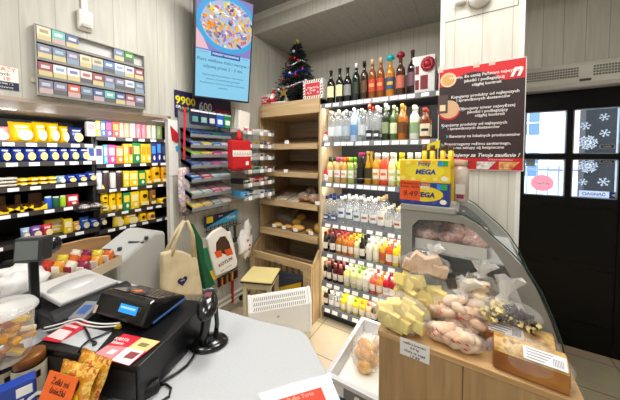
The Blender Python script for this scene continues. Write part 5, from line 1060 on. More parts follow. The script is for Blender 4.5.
# coiled cable
pts = [pZ(x, y, ZC+.006) for x, y in ((196,348),(193,357),(187,365),(178,372),(166,379),(158,385))]
m = M(); m.tube(pts, .0035, 6)
a = pZ(158, 386, ZC+.008); e = pZ(132, 402, ZC+.008); pts = []; n = 150
for i in range(n+1): f = i/n; c = a.lerp(e, f); an = f*2*PI*14; s_ = Vector(((e-a).y, -(e-a).x, 0)).normalized(); pts.append(c+s_*.013*math.cos(an)+Vector((0,0,.006+.013*math.sin(an))))
m.tube(pts, .0034, 5); 
pts = [pZ(x, y, ZC+.005) for x, y in ((158,386),(166,384),(171,388),(169,396),(160,402),(150,406))]; m.tube(pts, .0028, 5)
o = tag(m.ob('scanner_cable', mat('#0c0c0e', .4)), 'black coiled scanner cable running over the grey counter', 'cable')
# cables in front of the fiscal printer
def cable(label, pp, c, r=.003):
    m = M(); P = [pZ(x, y, z) for x, y, z in pp]; Q = []
    for i in range(len(P)-1):
        p0, p1, p2, p3 = P[max(0,i-1)], P[i], P[i+1], P[min(len(P)-1,i+2)]
        for k in range(5): f = k/5; Q.append(.5*((2*p1)+(p2-p0)*f+(2*p0-5*p1+4*p2-p3)*f*f+(3*p1-p0-3*p2+p3)*f**3))
    Q.append(P[-1]); m.tube(Q, r, 6); tag(m.ob('cable', mat(c, .4)), label, 'cable', 'cables beside the fiscal printer')
Zz = zt+.006
cable('upper white cable looped in front of the fiscal printer', [(44,328,Zz),(60,324,Zz),(78,319,Zz+.01),(88,322,Zz+.02),(104,324,Zz+.015),(120,323,Zz+.01)], '#e2e2de', .0022)
cable('lower white cable with yellow plug in front of the fiscal printer', [(42,332,Zz),(58,328,Zz),(74,322,Zz+.012),(84,325,Zz+.02),(100,327,Zz+.012),(117,326,Zz+.008)], '#d4d4cf', .0022)
cable('thin black cable hanging over the front edge of the cash drawer', [(112,330,Zz),(100,336,Zz),(88,341,Zz),(80,349,Zz),(77,360,Zz-.03),(76,368,Zz-.06)], '#111113', .0025)
cable('short black cable curled on the grey reflection patch', [(84,326,Zz),(88,334,Zz),(91,340,Zz),(96,343,Zz),(92,345,Zz)], '#1a1a1c', .003)
o = thing('cable_plug', 'small yellow plug at the end of the lower white cable', 'plug', tuple(pZ(118, 327, zt+.004)), .5); m = M(); m.box(-.008, .008, -.004, .004, -.003, .006); m.ob('plug', mat('#d8b82a', .4), o)
t = thing('mini_terminal', 'small grey device with blue screen tucked beside the fiscal printer', 'device', tuple(pZ(85, 316, zt+.001)), .5); m = M(); m.prism([(-.03,0),(.03,0),(.03,.03),(-.03,.012)], -.025, .025, 'X'); m.ob('housing', mat('#7d8086', .4), t, .003); m = M(); m.add([(-.014,-.015,.0172),(.014,-.015,.0172),(.014,.015,.0262),(-.014,.015,.0262)], [(0,1,2,3)]); m.ob('screen', mat('#3a5a9a', .3), t)
# ------------------------------------------------------------------ shop scales with pole display
ZS = 1.0
P = [pZ(x, y, ZS) for x, y in ((40,289),(53,302),(112,279),(85,267))]
ax = P[2]-P[1]; rz = math.atan2(ax.y, ax.x); c = (P[0]+P[1]+P[2]+P[3])/4; W = ax.length; Dp = (P[3]-P[2]).length
t = thing('shop_scales', 'shop scales with steel weighing plate and display on a black pole', 'scales', (c.x, c.y, ZC+.0005), rz)
w, d = W/2, Dp/2+.01
m = M(); m.prism([(-w-.03,-d-.05),(w+.03,-d-.05),(w+.03,d),(-w-.03,d)], .012, .06, 'Z'); m.prism([(-d-.05,.06),(-d,.06),(-d,.085),(-d-.03,.082)], -w-.03, w+.03, 'X'); m.ob('base', mat('#101113', .6), t, .004)
m = M(); m.prism([(-w,-d),(w,-d),(w,d),(-w,d)], .082, .098, 'Z'); m.ob('weighing_plate', mat('#cfcfce', .35, .3), t, .006)
m = M(); m.lathe([(0,.0982),(.07,.0982),(.07,.0989),(0,.0989)], 28, (.0,.0,0), sx=1.1, sy=.75); m.ob('plate_emboss', mat('#dcdcda', .4, .1), t)
for x in (-w, w):
    for y in (-d-.03, d-.02): m = M(); m.lathe([(0,0),(.014,0),(.014,.012),(0,.012)], 10, (x,y,0)); m.ob('foot', BLACK, t)
lp = Euler((0, 0, -rz)).to_matrix() @ (pZ(35.5, 312, .95)-Vector((c.x, c.y, .95))); m = M(); m.x = Matrix.Translation((lp.x, lp.y, 0)); m.box(-.012, .012, -.01, .01, .0505, .25); m.x = Matrix(); m.ob('pole', mat('#141517', .35), t, .004)
hp = Vector((lp.x, lp.y-.01, .275))
m = M(); m.x = Matrix.Translation(hp) @ Matrix.Rotation(-.9+0*rz, 4, 'Z') @ Matrix.Rotation(-.12, 4, 'X'); m.box(-.04, .04, -.028, .028, -.04, .042); m.ob('display_head', mat('#2e3033', .35), t, .008)
m = M(); m.x = Matrix.Translation(hp) @ Matrix.Rotation(-.9, 4, 'Z') @ Matrix.Rotation(-.12, 4, 'X'); m.quad(-.032, .032, -.03, .032, -.0292); m.ob('display_screen', mat('#6d7472', .3), t)
m = M(); m.prism([(lp.x-.035,lp.y-.035),(lp.x+.045,lp.y-.035),(lp.x+.045,lp.y+.035),(lp.x-.035,lp.y+.035)], .0, .05, 'Z'); m.ob('pole_foot', mat('#2a2b2d', .3), t, .006)
m = M(); m.blob((lp.x+.055, lp.y+.02, .268), (.03,.03,.034), 12, 8, .05, 2); m.ob('rear_display', mat('#17191c', .15, 0, .5), t)
# crumpled white bags and paper beside the scales
p = pZ(22, 292, ZC); t = thing('plastic_bags', 'pile of crumpled white plastic bags on the counter left of the scales', 'plastic bags', (p.x+.0, p.y-.01, ZC+.0005))
m = M()
for i in range(6): m.blob((-.10+.03*i, -.05+.03*((i*5) % 4), .042+.01*(i % 3)), (.07,.06,.042), 12, 9, .5, 3.4, i+30)
m.ob('bag', mat('#eceae6', .4, bump=.5, vs=18), t)
p = pZ(66, 268, .91); t = thing('paper_stack', 'white papers with blue edge lying behind the weighing plate', 'papers', (p.x-.05, p.y+.05, ZC+.0005), .3); m = M(); m.box(-.1, .08, -.06, .06, 0, .008); m.ob('stack', mat('#f2f2f4', .6), t); m = M(); m.box(-.1, .08, -.0625, -.0601, .002, .006); m.ob('blue_edge', mat('#4a6ab8', .5), t)
t = thing('black_bag', 'long black wrapped bundle lying behind the scale pole', 'bundle', tuple(pZ(27, 267, .94).xy)+(ZC+.0005,), .35); m = M(); m.blob((0,0,.035), (.17,.05,.035), 14, 8, .3, 3, 2); m.ob('bundle', mat('#0d0d0f', .5), t)
# ------------------------------------------------------------------ front left corner: jars, tub, sweets
p = pZ(37, 388, ZC); JZ = ZC+.0005
def jar(label, x, y, r, h, body, lid, band):
    q = pZ(x, y, ZC+h); t = thing('jar', label, 'jar', (q.x, q.y, JZ), 0, 'glass jars on the counter')
    m = M(); m.lathe([(0,0),(r*.93,0),(r,.006),(r,h*.74),(r*.9,h*.82),(r*.88,h*.84)], 22); m.ob('glass', mat(body, .1, 0, .5), t)
    m = M(); m.lathe([(r*.94,h*.80),(r*.96,h*.81),(r*.96,h*.98),(r*.9,h),(0,h)], 22); m.ob('lid', mat(lid, .3, .3), t)
    m = M(); n = 14; vs = []
    for z in (.1, .77):
        for i in range(n): a = -1.7+i*3./(n-1); vs.append((math.cos(a)*r*1.01, math.sin(a)*r*1.01, z*h))
    m.add(vs, [(i, i+1, n+i+1, n+i) for i in range(n-1)], 0, True); l = m.ob('label', mat(band, .6), t)
    m = M(); a = .15; vs = [(math.cos(a+s)*r*1.02, math.sin(a+s)*r*1.02, h*z) for z in (.5,.66) for s in (-.28,-.09,.09,.28)]; m.add(vs, [(i, i+1, 5+i, 4+i) for i in range(3)], 0, True); m.ob('stamp', mat('#1c1a17', .6), l)
    return t, q
jt, jq = jar('large jar with brown lid and cream label carrying a tub at the counter corner', 29, 353, .031, .108, '#2a1712', '#8a5626', '#e2d6b8')
jar('second jar with black lid and cream label behind the blue box', 3, 357, .031, .108, '#2a1712', '#1c1a18', '#dfd2ae')
q = pZ(8, 360, ZC+.118); zT = JZ+.1085
t = thing('sweets_tub', 'clear oval plastic tub of amber jelly sweets standing on the jars', 'tub', tuple(pZ(0, 308, zT+.125).xy)+(zT,), .3)
R0, R1, Ht = .044, .056, .125
m = M(); m.lathe([(0,0),(R0,0),(R0+.003,.004),(R1,Ht)], 26, sx=1.15); o = m.ob('tub', thin('#f4ead8', .12, .08, .9, 'tub_plastic'), t)
m = M(); m.lathe([(0,Ht+.004),(R1+.001,Ht+.002),(R1+.006,Ht-.006),(R1+.006,Ht-.009),(R1+.001,Ht-.002)][::-1], 26, sx=1.15); m.ob('lid', thin('#eceeee', .22, .2, .6, 'lid_plastic'), t)
rr = random.Random(5)
for i in range(44):
    a = rr.uniform(0, 2*PI); q_ = rr.random()**.5*.042; z = .012+.014*(i % 7); c = ('#d8921f','#e9ac2a','#b8691a','#f0c654','#9a4a1a','#e8d9b0')[i % 6]
    m = M(); m.rbox((math.cos(a)*q_*1.15, math.sin(a)*q_, z), (.03,.016,.012), (rr.uniform(-.5,.5), rr.uniform(-.5,.5), a)); m.ob('jelly', mat(c, .2, 0, .4), t, .003)
a = pZ(24, 400, ZC+.06)
t = thing('cookie_box', 'blue cardboard cookie box with white letters in front of the jars', 'box', tuple(pZ(36, 377, .985).xy)+(JZ,), 1.38)
m = M(); m.x = Matrix.Translation((-.056, .045, 0)); m.box(-.13, .055, -.045, -.015, 0, .085); b_ = m.ob('carton', mat('#1d3f9e', .4), t, .002)
text('OREO', .046, b_, WHITE, (-.045, -.0012, .03), bold=.0015); m = M(); m.x = Matrix.Translation((-.056, .045, 0)); m.box(.025, .05, -.0465, -.0453, .055, .075); m.ob('price_sticker', WHITE, b_); m = M(); m.x = Matrix.Translation((-.056, .045, 0)); m.box(.0552, .0562, -.044, -.017, .005, .08); m.ob('side_print', mat('#7a3a30', .5), b_)
def sweetbag(label, pl, pr, h, tilt, sd, off):
    A, B = pZ(*pl, 1.005), pZ(*pr, 1.005); d = B-A; w = d.length; rz = math.atan2(d.y, d.x); n = Vector((math.sin(rz), -math.cos(rz), 0))
    T = (A+B)/2; base = T+n*(h*math.sin(tilt)); base.z = JZ+.002
    t = thing('sweets_packet', label, 'sweets packet', tuple(base), rz, 'golden sweets packets'); t.rotation_euler = (-tilt, 0, rz)
    m = M(); m.pillow(w, h, .022, 10, 11, .006, sd); m.ob('bag', blotch(('#a8641a','#d8982a','#c87a1e','#ecc85a','#b8421e','#e0ac3a'), 45, .22, .2, 3, .5), t)
    m = M(); m.disc((.014,-.0135,h*.72), .015, .013); o = m.ob('brand_oval', mat('#22285a', .4), t); text('b', .018, o, WHITE, (.014, -.0145, h*.72))
    for dx, dz, c in ((-.02,.35,'#b8282a'),(.02,.42,'#8fa82a'),(.0,.18,'#e8622a'),(-.026,.62,'#d83a2a'),(-.02,.8,'#8fa82a'),(.028,.55,'#e8c82a')): m = M(); m.disc((dx,-.0132,h*dz), .010, .008); m.ob('fruit_print', mat(c, .4), t)
    return t, n, rz
t1, n1, r1 = sweetbag('golden fruit sweets packet leaning against the cash drawer, rear one', (83,352), (113,365), .125, .42, 3, 0)
t2, n2, r2_ = sweetbag('golden fruit sweets packet with the orange price note on it, front one', (65,363), (100,373), .125, .42, 8, 0)
dv = Vector((math.cos(r2_), math.sin(r2_), 0)); base = t2.location+n2*.023-dv*.014; base.z = JZ+.001; w, h, tl, rz = .088, .118, .42, r2_
t = thing('price_note', 'bright orange handwritten price note leaning on the golden sweets packets', 'price note', tuple(base), rz); t.rotation_euler = (-tl, 0, rz)
m = M(); m.box(-w/2, w/2, -.001, 0, .0, h); m.ob('card', mat('#ee6a1e', .6), t)
text('Żelki mi\nśnieżki', .016, t, mat('#5a1a14', .6), (0, -.0016, h-.024)); text('4.50', .032, t, mat('#5a1a14', .6), (.0, -.0016, h-.066), shear=.2)
# printed white bag at the front edge
P = [pZ(x, y, ZC) for x, y in ((268,417),(336,396),(347,432),(268,450))]; cx = sum(q.x for q in P)/4; cy = sum(q.y for q in P)/4
t = thing('printed_bag', 'white plastic bag with a red printed band lying at the counter edge', 'plastic bag', (cx, cy, ZC+.0005), math.atan2(P[1].y-P[0].y, P[1].x-P[0].x))
m = M(); m.pillow(.19, .15, .02, 10, 9, .004, 4); o = m.ob('bag', mat('#f4f3f1', .35), t); o.rotation_euler = (-PI/2, 0, 0); o.location = (0, -.06, .0115)
m = M(); m.box(-.058, .052, .005, .044, .0225, .0265); o = m.ob('red_band', mat('#e23a1c', .5), t)
text('Bułka Tarta', .014, o, mat('#f6b8a0', .5), (-.003, .034, .027), rot=(0,0,0)); text('Bułka Tarta', .014, o, mat('#f6b8a0', .5), (-.003, .014, .027), rot=(0,0,0))
m = M(); m.box(.02, .035, -.022, -.008, .0225, .0262); m.ob('mark', INK, t)
# ================================================================== DECK CABINET + DISPLAY CASE
t = thing('wooden_cabinet', 'oak effect counter cabinet carrying the glass display case', 'cabinet', (0, 0, 0))
DX0, DX1, DY0, DY1 = -.248, .256, .84, 1.42
m = M(); m.box(DX0, DX1, DY0, DY1, .882, .8995); m.ob('top', wood('#bd9663', '#d6b285', 'X', .4), t, .0015)
m = M(); m.box(DX0+.004, DX1-.004, DY0+.004, DY1, 0, .8815); m.ob('body', wood('#a5865c', '#c2a276', 'Z', .45), t)
for x in (DX0+.25,): m = M(); m.box(x-.0012, x+.0012, DY0+.0032, DY0+.0042, .01, .88); m.ob('door_gap', mat('#5a4228', .6), t)
YC = 1.02; YE = 1.40; x0 = -.214; zb, zt_ = .90, 1.308
t = thing('display_case', 'grey steel display case with curved glass front on the wooden cabinet', 'display case', (0, 0, 0))
arc = [(-.028,1.296),(.0,1.288),(.036,1.266),(.087,1.219),(.128,1.182),(.162,1.143),(.199,1.081),(.233,.992),(.25,.935),(.256,.9015)]
def arcz(x):
    for (a, b), (c, d) in zip(arc, arc[1:]):
        if a <= x <= c: return b+(d-b)*(x-a)/(c-a)
outer = [(x0,.9005),(x0,1.272),(-.028,1.272)]+[(a-.006, b-.006) for a, b in arc[1:]]
mst = mat('#93928b', .45, .1)
# end panels with a window: ring between outer outline and a window outline with as many points
win = [(-.172,.9005+.03),(-.172,1.225),(-.150,1.252),(-.06,1.259),(-.005,1.255),(.03,1.232),(.058,1.206),(.082,1.18),(.105,1.145),(.13,1.10),(.155,1.035),(.172,.98),(.172,.93)]
outr = [(x0,.9005),(x0,1.26),(x0,1.285),(-.06,1.285),(-.01,1.283),(.03,1.262),(.075,1.224),(.122,1.18),(.156,1.142),(.192,1.078),(.226,.99),(.243,.935),(.25,.9005)]
for nm, yy in (('end_panel', YC), ('end_panel', YE-.014)):
    m = M(); n = len(win); vs = [(a, yy, b) for a, b in outr]+[(a, yy, b) for a, b in win]+[(a, yy+.014, b) for a, b in outr]+[(a, yy+.014, b) for a, b in win]; fs = []
    for i in range(n):
        j = (i+1) % n; fs += [(i, n+i, n+j, j), (2*n+i, 2*n+j, 3*n+j, 3*n+i), (i, j, 2*n+j, 2*n+i), (n+i, 3*n+i, 3*n+j, n+j)]
    m.add(vs, [f[::-1] for f in fs]); m.ob(nm, mst, t)
    m = M(); m.prism(win, yy+.005, yy+.009, 'Y'); m.ob('end_glass', thin('#e4ecea', .04, .03, .4, 'pane') if yy == YC else mat('#57504a', .35), t)  # far pane is opaque dark brown: a dark reflection put into its colour
m = M(); m.box(x0, -.03, YC-.006, YE, 1.2855, 1.308); m.prism([(-.03,1.2855),(-.03,1.308),(-.02,1.296)], YC-.006, YE, 'Y'); m.ob('lid', mat('#a09f98', .45, .1), t, .003)
m = M(); m.box(x0, x0+.02, YC+.0145, YE-.0145, .9005, 1.285); m.ob('back_frame', mst, t)
m = M(); ai = [(a-.006, b-.005) for a, b in arc]; n = len(arc); vs = [(a, YC-.004, b) for a, b in arc]+[(a, YE+.004, b) for a, b in arc]+[(a, YC-.004, b) for a, b in ai]+[(a, YE+.004, b) for a, b in ai]; fs = []
for i in range(n-1): fs += [(i, n+i, n+i+1, i+1), (2*n+i, 2*n+i+1, 3*n+i+1, 3*n+i), (i, i+1, 2*n+i+1, 2*n+i), (n+i, 3*n+i, 3*n+i+1, n+i+1)]
m.add(vs, fs, 0, False); m.ob('curved_glass', thin('#c9d8d4', .015, .02, .22, 'pane'), t)
m = M(); m.tube([(a+.001, YC-.005, b+.001) for a, b in arc], .0022, 5); m.ob('glass_edge', mat('#24443e', .2), t); m = M(); m.tube([(a+.001, YE+.004, b+.001) for a, b in arc], .0022, 5); m.ob('glass_edge', mat('#24443e', .2), t)
for y in (YC+.03, YE-.05): m = M(); m.lathe([(0,0),(.007,0),(.007,.004),(0,.004)], 10, (-.006, y, 1.292)); m.ob('screw', STEEL, t)
m = M(); m.box(x0+.021, .16, YC+.016, YE-.016, 1.128, 1.133); m.ob('inner_shelf', thin('#e6e8e6', .35, .1, .8, 'shelf_glass'), t)
m = M(); m.box(x0+.021, .24, YC+.015, YE-.015, .9005, .915); m.ob('floor_panel', mat('#c9c8c2', .4), t)
# contents of the case
t = thing('meat_tray', 'white tray of pink sliced meat packs on the inner shelf of the display case', 'meat tray', (-.05, 1.16, 1.1335))
m = M(); m.box(-.115, .115, -.11, .12, 0, .004); m.box(-.115, .115, -.114, -.11, 0, .04); m.box(-.115, -.111, -.11, .12, 0, .03); m.box(.111, .115, -.11, .12, 0, .03); m.ob('tray', mat('#d9d8d2', .4), t)
mm = blotch(('#8f5a50','#b98a7c','#d8b8ac','#a06a5e'), 40, .3, .5, 4, .4)
for i in range(9): m = M(); m.blob((-.085+.085*(i % 3), -.06+.07*(i//3), .045), (.05,.045,.03), 10, 7, .35, 4, i+60); m.ob('meat_pack', mm, t)
for i, (x, y, lb, c) in enumerate(((-.13,1.1,'left','#6d5a48'),(-.03,1.1,'middle','#8a7a68'),(.08,1.1,'right','#7a6a52'),(-.08,1.28,'rear left','#5a5048'),(.06,1.28,'rear right','#6a6258'))):
    t = thing('deli_pack', 'dull brown deli pack on the display case floor, %s one' % lb, 'deli pack', (x, y, .9155), 0, 'deli packs in the display case'); m = M(); m.blob((0,0,.05), (.048,.07,.05), 10, 7, .25, 3, i+70); m.ob('pack', mat(c, .35, var=.25, vs=30), t); m = M(); m.quad(-.022, .02, .03, .075, -.068); m.ob('label', mat('#d8c8a0' if i != 2 else '#d89a3a', .5), t)
# ------------------------------------------------------------------ on the lid: tissue boxes, juice bottles, jar
zl = 1.3085
def tissue(label, z, c, c2, rz=0):
    t = thing('tissue_box', label, 'tissue box', (-.135, 1.07, z), rz, 'tissue boxes on the display case'); h = .084
    m = M(); m.box(-.086, .086, -.05, .045, 0, h); b = m.ob('carton', mat(c, .4), t, .0015)
    m = M(); m.disc((0, -.0508, h*.5), .066, .028, n=22); m.ob('oval', mat(c2, .5), b)
    rr = random.Random(2)
    for i in range(9): m = M(); m.disc((-.074+.0185*i, -.0505, (.012,.07)[i % 2]+.004*rr.random()), .009, .008, n=10); m.ob('flower_print', mat('#f8e87a' if c != '#27398a' else '#3a52a8', .5), b)
    text('MEGA', .025, b, mat('#1f3f9a', .5) if c != '#27398a' else mat('#1f2f7a', .5), (.004, -.0512, h*.46), bold=.0012, shear=.15)
    text('Foxy', .021, b, mat('#2a3f9a', .5) if c != '#27398a' else WHITE, (-.0, -.0512, h*.82), bold=.0006)
    m = M(); m.box(-.008, .022, -.0515, -.0503, h*.88, h*.97); m.ob('orange_tab', mat('#e8862a', .5), b)
    m = M(); m.box(.045, .06, -.0512, -.0503, h*.72, h*.96); m.ob('blue_tab', mat('#2a8fd8', .5), b); m = M(); m.box(.0605, .078, -.0512, -.0503, h*.72, h*.96); m.ob('green_tab', mat('#2fa84a', .5), b)
    m = M(); m.disc((.066, -.0512, h*.2), .011, .009); m.ob('round_badge', mat('#f4f0d8', .5), b); return t
t0 = tissue('blue tissue box at the bottom, standing on the display case lid', zl, '#27398a', '#f0d21e')
t1 = tissue('yellow tissue box stacked on the blue tissue box', zl+.0845, '#f2d024', '#f6e030', .03)
t = thing('price_note', 'orange handwritten price note on the front of the blue tissue box', 'price note', (-.182, 1.0178, zl+.016), 0); m = M(); m.box(-.036, .036, -.001, .0, .0, .074); m.ob('card', mat('#ee5a1e', .6), t)
BR = mat('#5a1410', .6)
text('Chusteczki', .015, t, BR, (0, -.0016, .064)); text('kosm. duże', .014, t, BR, (0, -.0016, .051)); text('9.49', .031, t, BR, (0, -.0016, .024), shear=.2)
for i, (x, y) in enumerate(((-.155,1.19),(-.122,1.17),(-.085,1.19),(-.055,1.17))):
    t = thing('juice_bottle', 'yellow-topped small juice bottle behind the tissue boxes, %s from the left' % ORD[i], 'bottle', (x, y, zl), 0, 'yellow juice bottles')
    m = M(); m.lathe([(0,0),(.014,0),(.0155,.004),(.0155,.1),(.012,.15),(.008,.17),(.008,.208)], 12); m.ob('glass_body', mat('#e8c21a' if i != 1 else '#d8722a', .15, 0, .5), t); m = M(); m.lathe([(.016,.135),(.013,.152),(.010,.168),(.010,.202)], 12); m.ob('sleeve', mat('#f0c818', .3), t); m = M(); m.lathe([(.0095,.206),(.0095,.226),(0,.228)], 10); m.ob('cap', mat('#5a4a3a', .3), t)
t = thing('flag_label', 'small yellow folded price flag above the juice bottles', 'price flag', (pY(433,138,1.23).x, 1.235, zl), 0); m = M(); m.tube([(0,0,0),(0,0,.205)], .002, 5); m.ob('stick', STEEL, t); m = M(); m.prism([(-.03,.205),(.025,.215),(.028,.25),(-.02,.235)], -.002, 0, 'Y'); m.ob('flag', mat('#ecdc1e', .5), t)
t = thing('garlic_jar', 'clear jar of red and white onions beside the tissue boxes', 'jar', (-.02, 1.2, zl)); m = M(); m.lathe([(0,0),(.026,0),(.03,.006),(.03,.12),(.022,.138),(.02,.145)], 16); m.ob('glass', mat('#d9c8bc', .15, 0, .6, .2, 60), t); m = M(); m.lathe([(.023,.142),(.024,.144),(.024,.165),(0,.167)], 14); m.ob('lid', mat('#c9a58a', .4), t); m = M(); m.quad(-.016, .016, .03, .07, -.031); o = m.ob('label', mat('#f0ece4', .5), t); m = M(); m.quad(-.012, .012, .012, .028, -.0305); m.ob('red_label', mat('#9a2a5a', .5), t)
# ------------------------------------------------------------------ bags of pastry on the deck
bagf = thin('#fbf8f4', .10, .1, .45, 'clear_bag')
m_waf = mat('#ecd982', .55, vs=90); m_pink = blotch(('#d4a482','#e6c6a4','#f0dcc2'), 18, .55, .3); m_pale = blotch(('#e6cc9c','#f0deb8','#f6ead2'), 20, .5, .3)
def tuft(p, h, s, par, sd=0):
    m = M(); n = 10; vs = []; fs = []
    for j, (z, r) in enumerate(((0,.014),(h*.25,.008),(h*.6,.016),(h,.026))):
        for i in range(n): a = 2*PI*i/n; q = r*s*(1+.5*math.sin(a*3+sd+j)); vs.append((p[0]+q*math.cos(a)+j*.004, p[1]+q*math.sin(a)*.6, p[2]+z+.006*math.sin(a*5+sd)))
    for j in range(3):
        for i in range(n): k = (i+1) % n; fs.append((j*n+i, j*n+k, (j+1)*n+k, (j+1)*n+i))
    m.add(vs, fs, 0, True); m.ob('bag_knot', thin('#f6f4f0', .45, .2, .9, 'bag_knot'), par)
def wafer(parent, c, sz, rot, mt, nr=5):
    m = M(); k = Matrix.Translation(c) @ Euler(rot).to_matrix().to_4x4(); m.x = k
    a, b, d = [q/2 for q in sz]; m.box(-a, a, -b, b, -d, d)
    for i in range(nr):
        u = -a+2*a*(i+.5)/nr; m.box(u-a/nr*.5, u+a/nr*.5, -b-.0012, -b, -d*.85, d*.85); m.box(u-a/nr*.5, u+a/nr*.5, -b*.85, b*.85, d, d+.0012)
    m.ob('wafer', mt, parent)
Zd = .9
def bagthing(label, loc, rz, rad, cz, seed, name='pastry_bag', cat='bag of pastry', amp=.22, group='pastry bags on the wooden deck'):
    t = thing(name, label, cat, loc, rz, group); return t
rr = random.Random(17)
def dk(x, y): q = pZ(x, y, Zd); return (q.x, q.y, Zd+.0005)
t = bagthing('clear bag of pale yellow wafers at the left front of the deck', (-.185, .895, Zd+.0005), 0, None, 0, 1)
def fill(n, c, e, seed, fn):
    r3 = random.Random(seed); k = 0; pts = []
    while k < n:
        p = Vector((r3.uniform(-1,1), r3.uniform(-1,1), r3.uniform(-1,1)))
        if p.length > .86 or any((p-q).length < .34 for q in pts): 
            if r3.random() > .02: continue
        pts.append(p); k += 1; fn((c[0]+p.x*e[0], c[1]+p.y*e[1], c[2]+p.z*e[2]), (r3.uniform(-.35,.35), r3.uniform(-.45,.45), r3.uniform(-.7,.7)))
fill(30, (0,-.012,.05), (.082,.056,.044), 1, lambda p, r: wafer(t, p, (.044,.018,.034), r, m_waf))
m = M(); m.blob((0,-.01,.055), (.096,.07,.057), 18, 11, .22, 3.2, 41); m.ob('bag', bagf, t)
t = bagthing('bag of yellow wafer blocks piled behind the front wafer bag', (-.13, .975, Zd+.0005), 0, None, 0, 2)
fill(30, (0,0,.088), (.086,.032,.08), 2, lambda p, r: wafer(t, p, (.046,.018,.036), r, m_waf))
m = M(); m.blob((0,0,.088), (.096,.042,.09), 18, 11, .22, 3, 42); m.ob('bag', bagf, t)
t = bagthing('tied clear bag of pinkish wafer pieces at the back left of the deck', (-.125, 1.0, Zd+.105), 0, None, 0, 3)
t.location = (-.12, .985, Zd+.168)
for i, (x, y, z, r) in enumerate(((-.05,0,.02,(0,.3,.3)),(0,.0,.022,(0,-.2,-.2)),(.045,0,.02,(.2,.2,.3)),(-.02,0,.05,(.4,.5,.3)),(.025,0,.05,(.3,-.4,.1)))): wafer(t, (x, y, z), (.05, .022, .038), r, m_pink)
m = M(); m.blob((0,0,.036), (.08,.032,.042), 16, 9, .25, 3.2, 43); m.ob('bag', bagf, t); tuft((.02, .0, .072), .035, 1.1, t, 1)
rings = mat('#c8303a', .4)
def rollbag(label, loc, n, ext, seed, mt, hgt, amp=.22, tied=True):
    t = bagthing(label, loc, 0, None, 0, seed)
    r2 = random.Random(seed)
    fill(n, (0,0,hgt/2), (ext[0]*.86, ext[1]*.75, hgt*.42), seed, lambda p, r: M().blob(p, (.03,.016,.015), 9, 6, .3, 3, int(p[0]*9999) % 97, rot=r).ob('roll', mt, t))
    m = M(); m.blob((0,0,hgt/2), (ext[0],ext[1],hgt/2), 18, 11, amp, 3, seed); m.ob('bag', bagf, t)
    for k in range(9): a = r2.uniform(-PI*.85, -.15*PI); z = r2.uniform(.3, .8)*hgt; q = math.sin(math.acos(max(-1, min(1, 2*z/hgt-1)))); m = M(); m.rbox((ext[0]*q*math.cos(a)*.98, ext[1]*q*math.sin(a)*1.04, z), (.011,.0015,.003), (0, .5, a+PI/2)); m.ob('red_print', rings, t)
    if tied: tuft((.0, .01, hgt-.012), .05, 1.25, t, seed)
    return t
rollbag('tied red-printed bag of pale rolls in the middle of the deck', (-.005, .958, Zd+.0005), 26, (.092,.052), 11, m_pink, .145)
rollbag('low red-printed bag of pale rolls at the front middle of the deck', (-.02, .888, Zd+.0005), 16, (.083,.036), 12, m_pink, .065, .2, False)
rollbag('cloudy tied bag of cream rolls behind the pink roll bag', (.045, 1.0, Zd+.09), 8, (.06,.016), 13, m_pale, .11)
t = bagthing('tied bag of cream and chocolate biscuits on top of the loaf cakes', (.115, .965, Zd+.083), 0, None, 0, 4)
r2 = random.Random(9)
for i in range(70):
    x = r2.uniform(-.066,.066); y = r2.uniform(-.034,.03); z = .012+.013*(i % 4)*(1-abs(x)/.12); m = M(); m.lathe([(0,-.005),(.010,-.005),(.013,0),(.010,.005),(0,.005)], 8, (0,0,0)); 
    m.v = [tuple((Matrix.Translation((x, y, z)) @ Euler((r2.uniform(-1,1), r2.uniform(-1,1), 0)).to_matrix().to_4x4()) @ Vector(v)) for v in m.v]; m.ob('biscuit', mat('#e9d38a' if i % 5 in (0, 2, 3) else '#22120d', .5), t)
m = M(); m.blob((0,0,.032), (.085,.046,.036), 16, 9, .15, 3, 44); m.ob('bag', bagf, t); tuft((-.01, .0, .062), .075, 1.2, t, 4)
mc1 = blotch(('#7a4618','#a8662a','#c48a3e'), 10, .35, .2, 3, .3); mc2 = blotch(('#9a6a2c','#c09248','#d6b878','#8a5a24'), 40, .4, .4)
